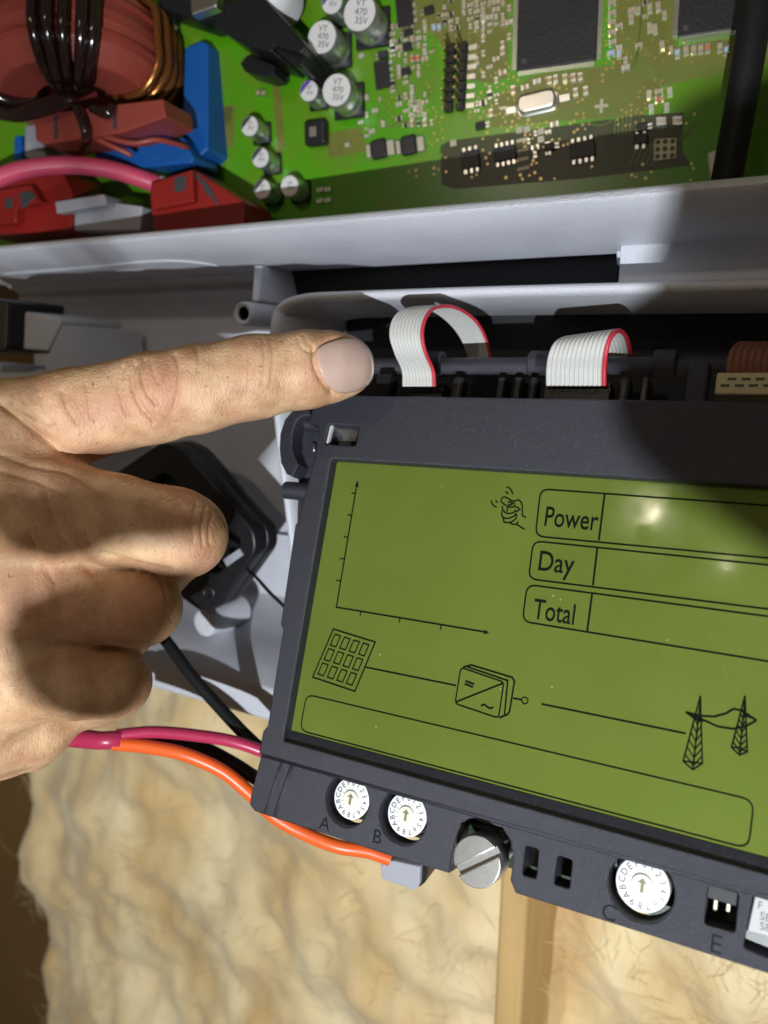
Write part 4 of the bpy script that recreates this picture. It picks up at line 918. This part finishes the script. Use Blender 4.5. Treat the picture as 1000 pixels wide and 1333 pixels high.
# red push-in terminals
t = cprism('red_terminal', [(195, 258), (196, 236), (252, 220), (318, 262), (318, 300), (200, 300)], .243, 'redconn', .012, .0006)
cprism('terminal_face', [(196, 238), (250, 220), (252, 262), (197, 273)], .2395, 'redconn', .004, .0006)
cprism('terminal_hole', [(226, 231), (241, 227), (241, 246), (227, 251)], .2390, 'mark', .0008, .0003)
cprism('terminal_face', [(-30, 252), (40, 240), (52, 262), (22, 270), (20, 290), (-30, 294)], .2385, 'redconn', .004, .0006)
cprism('red_terminal', [(-30, 232), (80, 222), (94, 250), (92, 300), (-30, 306)], .244, 'redconn', .012, .0006)
cprism('terminal_hole', [(24, 251), (40, 247), (46, 256), (28, 271)], .2380, 'mark', .0008, .0003)
cprism('terminal_hole', [(6, 258), (16, 256), (15, 270), (6, 272)], .2380, 'mark', .0008, .0003)
for k in range(4): cprism('terminal_fin', [(252 + k * 5, 222 + k * 5), (255 + k * 5, 223 + k * 5), (270 + k * 5, 250 + k * 5), (268 + k * 5, 252 + k * 5)], .2425, 'mark', .001, 0)
cprism('grey_tab', [(71, 262), (135, 252), (138, 262), (138, 266), (73, 278)], .240, 'greytab', .006, .0006)
cprism('grey_tab', [(74, 280), (140, 262), (185, 268), (182, 300), (80, 300)], .2465, 'greytab', .006, .0006)
mb = MB(); q = bw(222, 283, .256); mb.cyl(q, q + (0, 0, .003), .004, 24); smooth_angle(mb.build('solder_stud', 'pad', pcb), 40)
# relay / light guide at the top, nut of the earth bolt
cprism('black_relay', [(300, 2), (330, -20), (400, 60), (392, 70), (356, 58), (355, 68), (318, 58), (280, 34)], .236, 'black', .02, .001)
cprism('black_relay', [(352, 40), (380, 30), (400, 72), (394, 88), (380, 84), (356, 64)], .240, 'black', .02, .001)
cprism('relay_tab', [(312, 82), (322, 70), (358, 84), (358, 98), (345, 100), (318, 92)], .2465, 'black', .006, .0006)
cprism('relay_tab', [(200, -30), (290, -30), (300, 20), (262, 28), (206, 10)], .246, 'black', .012, .001)
cprism('metal_bracket', [(246, -20), (284, -24), (282, 8), (248, 20)], .240, 'steel', .003, .0008)
mb = MB(); q = bw(352, -8, .243); mb.lathe(q, EZ, [(.0088, -.008), (.0088, 0), (.0078, .003), (.005, .0052), (.002, .006), (0, .006)], 30); mb.build('light_dome', 'sleeve', pcb, True)
mb = MB(); q = bw(208, 28, .250); mb.lathe(q, EZ, [(.0052, -.004), (.0052, .002), (.0045, .0026), (0, .0026)], 6); mb.build('hex_nut', 'steel', pcb); mb = MB(); mb.cyl(q + (0, 0, .002), q + (0, 0, .005), .0024, 18); smooth_angle(mb.build('bolt_end', 'steel', pcb), 40)
for u, v in ((344, 73), (342, 98), (373, 101), (404, 186), (414, 82)):
    mb = MB(); mb.lathe(B.px(u, v, 0), EZ, [(.0016, 0), (.0013, .0006), (.0006, .0012), (0, .0013)], 12); mb.build('solder_joint', 'tin', pcb, True)
# pink wire pushed into the red terminal
wire('pink_wire', [(-60, 262, .277), (0, 231, .276), (40, 219, .276), (90, 215, .2775), (140, 220, .2795), (185, 233, .2815), (222, 247, .284)], .0032, 'pinkwire', 'thick pink wire arching over into the red terminal below the coil', n=16)
mb = MB(); a, b = PW(207, 241.5, .2828), PW(215, 244.5, .2834); mb.tube([a, b], .0037, 20); tag(mb.build('wire_ferrule', 'sleeve', smooth=True), 'white collar where the pink wire enters the red terminal', 'ferrule')
smooth_angle(bpy.data.objects['wire_ferrule'], 40)
# thick black cable hanging in front of the chips
wire('thick_black_cable', [(1046, -260, .203), (1010, -120, .205), (988, -10, .207), (974, 80, .209), (960, 160, .212), (946, 235, .216), (935, 300, .222)], .0042, 'blacksoft', 'thick black cable hanging in front of the board at its end', n=20)
bx('cream_clip', 932, 218, 16, 46, 0, .004, 'cream', .2, .0008)

# ------------------------------------------------------------------ the pointing hand (camera-space millimetres, one continuous surface)
def Q(u, v, d): return P(u, v, d) * 1000
def rc(p, a, b, ra, rb):
    """round cone distance"""
    ba = (b - a).astype(np.float32); x = p[..., 0] - np.float32(a[0]); y = p[..., 1] - np.float32(a[1]); z = p[..., 2] - np.float32(a[2])
    t = np.clip((x * ba[0] + y * ba[1] + z * ba[2]) * np.float32(1 / ba.dot(ba)), 0, 1)
    x -= t * ba[0]; y -= t * ba[1]; z -= t * ba[2]; x *= x; y *= y; z *= z; x += y; x += z
    return np.sqrt(x) - (np.float32(ra) + np.float32(rb - ra) * (t * t * (np.float32(1.5) - t) + t * np.float32(.5)))
def smin(a, b, k):
    h = np.clip(.5 + .5 * (b - a) / k, 0, 1); return b + (a - b) * h - k * h * (1 - h)
def chain(p, pts, k=2.0):
    d = None
    for (a, ra), (b, rb) in zip(pts[:-1], pts[1:]):
        e = rc(p, a, b, ra, rb); d = e if d is None else np.minimum(smin(d, e, k), np.minimum(d, e))
    return d
px = lambda r, d: r * d                        # radius in pixels -> mm at depth d (F = 1000)
def nodes(l): return [(Q(u, v, d), r * d) for u, v, d, r in l]
INDEX = nodes([(-95, 590, .186, 76), (10, 560, .187, 64), (100, 541, .188, 60), (200, 518, .190, 57.5), (255, 507, .191, 55.5), (330, 491, .193, 53), (400, 481, .195, 49), (434, 477, .1962, 44), (451, 476, .197, 37)])
MIDDLE = nodes([(-40, 655, .181, 82), (60, 660, .181, 68), (150, 676, .181, 58), (228, 692, .184, 56), (242, 697, .187, 54)])
MIDDLE2 = nodes([(238, 697, .189, 53), (205, 735, .212, 44), (150, 745, .222, 42)])
RING = nodes([(-60, 770, .183, 80), (40, 775, .185, 64), (120, 782, .186, 54), (176, 788, .188, 52), (186, 790, .191, 50)])
RING2 = nodes([(182, 790, .192, 49), (160, 815, .215, 42), (110, 820, .222, 40)])
PINKY = nodes([(-60, 870, .187, 78), (30, 880, .188, 62), (95, 884, .190, 51), (140, 886, .193, 48), (150, 888, .196, 46)])
PINKY2 = nodes([(146, 888, .196, 45), (125, 905, .216, 40), (80, 900, .222, 38)])
PALM = nodes([(-170, 760, .196, 190), (-60, 800, .205, 170), (20, 800, .216, 120)])
HEEL = nodes([(-160, 900, .190, 150), (-40, 930, .198, 88), (40, 942, .204, 56)])
ARM = nodes([(-170, 800, .196, 180), (-420, 930, .182, 190), (-700, 1100, .170, 210)])
THUMB = nodes([(-80, 960, .200, 70), (0, 960, .206, 52), (38, 962, .212, 42)])
def sdf(p):
    p = np.asarray(p, np.float32)
    d = chain(p, ARM, 10); d = smin(d, chain(p, PALM, 8), 10); d = smin(d, chain(p, HEEL, 4), 7)
    f = chain(p, INDEX, 2)
    g = smin(chain(p, MIDDLE, 2), chain(p, MIDDLE2, 2), 2.2); h = smin(chain(p, RING, 2), chain(p, RING2, 2), 2.2); k = smin(chain(p, PINKY, 2), chain(p, PINKY2, 2), 2.2)
    kf = .9 + 6 * np.clip((-p[..., 0] - 62) / 26, 0, 1); e = smin(g, h, kf); e = smin(e, k, kf)
    # fingers melt into the back of the hand towards the knuckles (left), stay apart towards the joints (right)
    kk = np.clip((-p[..., 0] - 45) / 40, 0.05, 1) * 7
    e = smin(e, d, kk); e = smin(e, chain(p, THUMB, 2), 1.2)
    return smin(e, f, np.clip((-p[..., 0] - 52) / 36, 0.05, 1) * 7)
def surface_nets(lo, hi, h):
    ax = [np.arange(lo[i], hi[i] + h, h) for i in range(3)]; n = [len(a) for a in ax]; val = np.empty(n, np.float32)
    yy, zz = np.meshgrid(ax[1], ax[2], indexing='ij')
    K = 3; cg = np.stack(np.meshgrid(*[a[::K] for a in ax], indexing='ij'), -1); cv_ = sdf(cg)
    up = cv_.repeat(K, 0).repeat(K, 1).repeat(K, 2)[:n[0], :n[1], :n[2]]; val[:] = up        # sign away from the surface
    near = np.argwhere(np.abs(up) < K * h * 2.0)
    for i0 in range(0, len(near), 400000):
        q = near[i0:i0 + 400000]; val[tuple(q.T)] = sdf(q * h + np.array(lo, float))
    ins = val < 0; c = np.zeros([k - 1 for k in n], np.uint8)
    for i in (0, 1):
        for j in (0, 1):
            for k in (0, 1): c += ins[i:n[0] - 1 + i, j:n[1] - 1 + j, k:n[2] - 1 + k]
    act = (c > 0) & (c < 8); idx = -np.ones(act.shape, np.int64); cells = np.argwhere(act); idx[act] = np.arange(len(cells))
    acc = np.zeros((len(cells), 3)); cnt = np.zeros(len(cells)); off = [(i, j, k) for i in (0, 1) for j in (0, 1) for k in (0, 1)]
    for a in off:
        for axis in range(3):
            if a[axis]: continue
            b = list(a); b[axis] = 1; va = val[tuple((cells + a).T)]; vb = val[tuple((cells + b).T)]; m = (va < 0) != (vb < 0)
            t = np.where(m, va / np.where(m, va - vb, 1), 0); q = np.tile(np.array(a, float), (len(cells), 1)); q[:, axis] = t; acc[m] += q[m]; cnt[m] += 1
    vs = (cells + acc / cnt[:, None]) * h + np.array(lo); fs = []
    for axis in range(3):
        s0 = [slice(0, k) for k in n]; s1 = list(s0); s0[axis] = slice(0, n[axis] - 1); s1[axis] = slice(1, n[axis])
        e = np.argwhere(ins[tuple(s0)] != ins[tuple(s1)]); o1, o2 = [i for i in range(3) if i != axis]
        ok = (e[:, o1] > 0) & (e[:, o2] > 0) & (e[:, o1] < n[o1] - 1) & (e[:, o2] < n[o2] - 1); e = e[ok]; q = []
        for a, b in ((1, 1), (0, 1), (0, 0), (1, 0)):
            k = e.copy(); k[:, o1] -= a; k[:, o2] -= b; q.append(idx[tuple(k.T)])
        fl = ins[tuple(e.T)]; q = np.stack(q, 1); 
        if axis == 1: fl = ~fl
        q[~fl] = q[~fl][:, ::-1]; fs.append(q)
    return vs, np.concatenate(fs)
hv, hf = surface_nets((-150, -58, 140), (2, 125, 250), .7)
me = bpy.data.meshes.new('hand'); me.vertices.add(len(hv)); me.vertices.foreach_set('co', hv.ravel())
me.loops.add(hf.size); me.loops.foreach_set('vertex_index', hf.ravel()); me.polygons.add(len(hf)); me.polygons.foreach_set('loop_start', np.arange(0, hf.size, 4)); me.update(calc_edges=True); me.validate()
t = bpy.data.objects.new('tmp', me); COL.objects.link(t); sm = t.modifiers.new('s', 'SUBSURF'); sm.levels = 1; sm.render_levels = 1
dg = bpy.context.evaluated_depsgraph_get(); me2 = bpy.data.meshes.new_from_object(t.evaluated_get(dg)); bpy.data.objects.remove(t); bpy.data.meshes.remove(me)
n = len(me2.vertices); co = np.empty(n * 3); me2.vertices.foreach_get('co', co); co = co.reshape(-1, 3)
def grad(p, e=.25):
    g = np.stack([sdf(p + np.eye(3)[i] * e) - sdf(p - np.eye(3)[i] * e) for i in range(3)], 1); return g / (np.linalg.norm(g, axis=1)[:, None] + 1e-9)
gn = np.empty(n * 3, np.float32); me2.vertices.foreach_get('normal', gn); gn = gn.reshape(-1, 3).astype(float)
if (grad(co[::500]) * gn[::500]).sum() < 0: gn = -gn
U = co[:, 0] / co[:, 2] * F + 500; V = co[:, 1] / co[:, 2] * F + 666.5
facing = np.clip(-(gn * co).sum(1) / np.linalg.norm(co, axis=1) * 2.5, 0, 1)
def pl_dist(pts):
    pts = np.array(spline([(a, b, 0) for a, b in pts], 6))[:, :2]; best = np.full(n, 1e9)
    for a, b in zip(pts[:-1], pts[1:]):
        ba = b - a; l2 = ba.dot(ba) + 1e-9; tt = np.clip(((U - a[0]) * ba[0] + (V - a[1]) * ba[1]) / l2, 0, 1)
        best = np.minimum(best, np.hypot(U - a[0] - tt * ba[0], V - a[1] - tt * ba[1]))
    return best
dsp = np.zeros(n)
CREASES = [([(176, 474), (171, 490), (175, 512), (186, 534), (200, 548)], 3.0, .50), ([(188, 468), (184, 485), (190, 508), (203, 526)], 2.6, .45), ([(228, 462), (233, 482), (232, 508), (226, 532)], 2.2, .30), ([(160, 478), (155, 498), (158, 522), (166, 540)], 2.6, .28), ([(196, 470), (200, 485), (206, 500)], 2.0, .22), ([(212, 540), (220, 548), (232, 552)], 2.0, .2), ([(256, 452), (259, 470), (258, 482)], 2.0, .18),
  ([(0, 524), (25, 545), (55, 570), (85, 588), (125, 600), (165, 607)], 4.5, .9), ([(8, 522), (30, 535), (60, 552)], 3, .35), ([(52, 515), (60, 540), (72, 560)], 2.5, .28), ([(80, 508), (86, 530), (100, 552)], 2.4, .24), ([(30, 520), (42, 545), (55, 560)], 2.2, .22), ([(112, 500), (115, 520), (118, 545)], 2.2, .18),
  ([(342, 440), (345, 470), (343, 500)], 2.0, .14), ([(352, 440), (356, 475), (352, 505)], 2.0, .12), ([(322, 445), (325, 480), (322, 512)], 2.0, .12), ([(388, 440), (392, 452), (404, 458)], 2.2, .16), ([(395, 436), (400, 446), (408, 450)], 1.8, .14),
  ([(408, 455), (410, 478), (420, 498), (432, 512)], 3.0, .45), ([(408, 455), (425, 444), (452, 438)], 2.4, .3), ([(432, 512), (455, 514), (476, 506)], 2.2, .3),
  ([(132, 722), (160, 730), (190, 738), (222, 744)], 3.5, .5), ([(118, 838), (150, 840), (190, 838)], 3.5, .5),
  ([(268, 660), (262, 685), (264, 710)], 2.5, .22), ([(276, 668), (271, 690), (273, 708)], 2.2, .2), ([(256, 655), (250, 680), (252, 705)], 2.2, .15), ([(213, 760), (218, 785), (212, 810)], 2.5, .2), ([(222, 756), (228, 780), (222, 806)], 2.2, .18), ([(178, 850), (183, 875), (176, 900)], 2.5, .2),
  ([(0, 590), (40, 605), (90, 615), (130, 640)], 5, .3), ([(0, 612), (50, 628), (95, 650)], 4, .25), ([(60, 640), (80, 700), (120, 745)], 5, .25), ([(40, 700), (70, 760), (80, 800)], 5, .2)]
for pts, w, dpt in CREASES: dpt *= 1.6; w *= .95; _d = pl_dist(pts); dsp -= dpt * np.exp(-np.abs(_d / w) ** 1.5) + .25 * dpt * np.exp(-(_d / (w * 3)) ** 2)
# soft pads between the knuckle wrinkles, tendons and veins on the back of the hand
def blob(u, v, ru, rv, a): return a * np.exp(-((U - u) / ru) ** 2 - ((V - v) / rv) ** 2)
dsp += blob(212, 498, 18, 28, .7) + blob(178, 500, 10, 30, .3) - blob(305, 485, 40, 60, .45) - blob(110, 530, 34, 40, .4) + blob(262, 690, 20, 26, .4) + blob(60, 650, 30, 22, .6) + blob(45, 770, 32, 26, .5) + blob(50, 870, 30, 24, .4)
dsp += .28 * np.exp(-(pl_dist([(0, 690), (40, 720), (90, 735), (120, 760)]) / 9) ** 2) + .22 * np.exp(-(pl_dist([(0, 820), (50, 815), (90, 800)]) / 8) ** 2)
fb = np.zeros(n); vis = np.nonzero((U > -60) & (facing > .02))[0]; fb[vis] = [noise.fractal(Vector(c), 1.0, 2.0, 4) for c in co[vis] * .16]
dsp += .10 * fb
co = co + gn * (dsp * facing)[:, None]
flush = np.zeros(n)
for u, v, ru, rv, a in ((208, 505, 42, 45, .55), (425, 478, 40, 50, .35), (268, 690, 45, 50, .45), (215, 785, 35, 40, .5), (180, 885, 35, 40, .5), (70, 640, 60, 40, .3), (60, 770, 60, 45, .35), (120, 590, 60, 16, .35)): flush += blob(u, v, ru, rv, a)
H0 = Q(60, 800, .2)
cw_ = (CAM + (RW @ (co / 1000).T).T); ho = W(H0 / 1000)
me2.vertices.foreach_set('co', (cw_ - ho).ravel()); at = me2.attributes.new('flush', 'FLOAT', 'POINT'); at.data.foreach_set('value', np.clip(flush, 0, .8))
me2.name = 'hand'; me2.materials.clear(); me2.materials.append(M['skin']); me2.update()
bm = bmesh.new(); bm.from_mesh(me2); bmesh.ops.recalc_face_normals(bm, faces=bm.faces); bm.to_mesh(me2); bm.free(); me2.shade_smooth()
hand = bpy.data.objects.new('person_hand', me2); COL.objects.link(hand); hand.location = ho
tag(hand, 'bare right hand of a person pointing at the ribbon connectors with a stretched index finger', 'hand')
def trace_many(uv):
    r = np.array([unit(ray(u, v)) for u, v in uv]); tt = np.full(len(r), 150.0)
    for _ in range(45): tt += sdf(r * tt[:, None]) * .8
    return r * tt[:, None]
def hw(p): return W(p / 1000) - ho
# fingernail: a thin curved plate on the tip
outl = [(411.5, 459), (414, 454), (425, 447.5), (440, 443), (452, 441.5), (466, 443.5), (476, 450), (482.5, 460), (485.8, 474), (485.5, 487), (481, 498), (472, 504.5), (460, 509), (447, 510.5), (437, 509), (428, 502), (420, 490), (414.5, 474)]
outl = [(a, b) for a, b, _ in spline([(a, b, 0) for a, b in outl + outl[:1]], 3)][:-1]
rings = [.02, .3, .55, .75, .88, .96, 1.0]; cu, cv = 449, 476; vs = []; fs = []; no = len(outl)
uvs = [(cu + (a - cu) * q, cv + (b - cv) * q, q) for q in rings for a, b in outl]
tp = trace_many([(min(a, 483.5), b) for a, b, _ in uvs]); tg = grad(tp)
for (uu, vv, q_), p, g in zip(uvs, tp, tg):
    lift = .34 - .30 * max(0, (q_ - .7) / .3) ** 2 + (.06 if uu > 476 else 0); q = p + g * lift
    if uu > 483.5: q = q + np.array(((uu - 483.5) * q[2] / F, 0, .25))
    vs.append(hw(q))
fs.append(tuple(range(no)))
for i in range(len(rings) - 1):
    for k in range(no): fs.append((i * no + k, i * no + (k + 1) % no, (i + 1) * no + (k + 1) % no, (i + 1) * no + k))
mb = MB(); mb.add(vs, fs); mb.mi = [1 if (len(f) == 4 and min(uvs[q][0] for q in f) > 473 and min(uvs[q][2] for q in f) > .8) else 0 for f in fs]; nail = mb.build('fingernail', ['nail', 'nailedge'], hand, True)
sd = nail.modifiers.new('solid', 'SOLIDIFY'); sd.thickness = .00035; sd.offset = 0
# fine blond hairs on the back of the fingers
mb = MB()
huv = []
for area, cnt in (((90, 230, 628, 668), 26), ((150, 285, 660, 700), 22), ((20, 120, 700, 830), 34), ((40, 150, 860, 935), 30), ((0, 90, 880, 985), 34), ((40, 160, 495, 560), 5)):
    huv += [(random.uniform(area[0], area[1]), random.uniform(area[2], area[3])) for _ in range(cnt)]
hp = trace_many(huv)
for p, g in zip(hp, grad(hp)):
    along = unit(np.array((random.uniform(.2, 1), random.uniform(-.7, .9), 0))); along = along - g * along.dot(g); ln = random.uniform(1.2, 3.0)
    pts = [p - g * .1, p + g * .35 + along * ln * .35, p + g * .5 + along * ln * .7, p + g * .35 + along * ln]
    mb.tube([hw(q) for q in spline(pts, 2)], [.00003] * 6 + [.00001], 4, False)
o = mb.build('hair', 'hair', hand, True); o['kind'] = 'stuff'

# ------------------------------------------------------------------ added, out of view: cup round the key light, flaps shaped to cast shadows
lf_ = Frame(500, 666.5, 1.0, (1, 0, 0), (0, -1, 0)); K3 = np.array(KEY)
blockers = empty('shadow_rig', Matrix.Translation(Vector(W(K3))), 'added small black cup with three light-blocking flaps on thin arms, out of view', 'light blocker')
def lw(p): return W(p) - W(K3)
mb = MB(); mb.lathe(lw(K3 + (0, 0, -.012)), RW @ np.array((0, 0, 1.)), [(0, -.03), (.009, -.03), (.010, -.01), (.013, .004), (.0145, .010), (.0135, .010), (.010, .003), (0, .001)], 28); smooth_angle(mb.build('blocker_cup', 'black', blockers), 40)  # made-up body that carries the blocker arms
def add_blocker(poly, d, t, root_px):
    pts = [K3 + t * (P(u, v, d) - K3) for u, v in poly]
    mb = MB(); mb.prism([lw(p) for p in pts], RW @ np.array((0, 0, -.0006))); mb.build('shadow_blocker', 'black', blockers)  # unseen blocker, outline projected back from the shadow it has to cast
    a = K3 + t * (P(*root_px, d) - K3); dirn = unit(np.array((a[0] - K3[0], a[1] - K3[1], 0))); b = K3 + dirn * .0135 + (0, 0, -.004)
    mb = MB(); mb.tube([lw(a), lw(b)], .0003, 8); mb.build('blocker_arm', 'black', blockers)
def smooth_poly(pts): return [(a, b) for a, b, _ in spline([(a, b, 0) for a, b in pts + pts[:1]], 4)][:-1]
add_blocker(smooth_poly([(20, 602), (150, 606), (235, 636), (280, 660), (290, 678), (240, 684), (170, 684), (130, 706), (70, 712), (14, 655)]), .182, .22, (60, 650))  # added for the shadow across the middle finger
add_blocker(smooth_poly([(50, 750), (130, 727), (250, 728), (262, 752), (240, 800), (214, 842), (204, 890), (160, 945), (95, 930), (50, 880), (24, 805)]), .186, .22, (70, 830))  # added for the shadow on the lower curled fingers
add_blocker(smooth_poly([(872, 215), (866, 300), (846, 390), (806, 480), (800, 545), (845, 596), (925, 640), (990, 668), (1060, 690), (1200, 660), (1200, 150), (960, 165)]), .180, .20, (1190, 450))  # added for the shadow over the upper right of the housing and frame
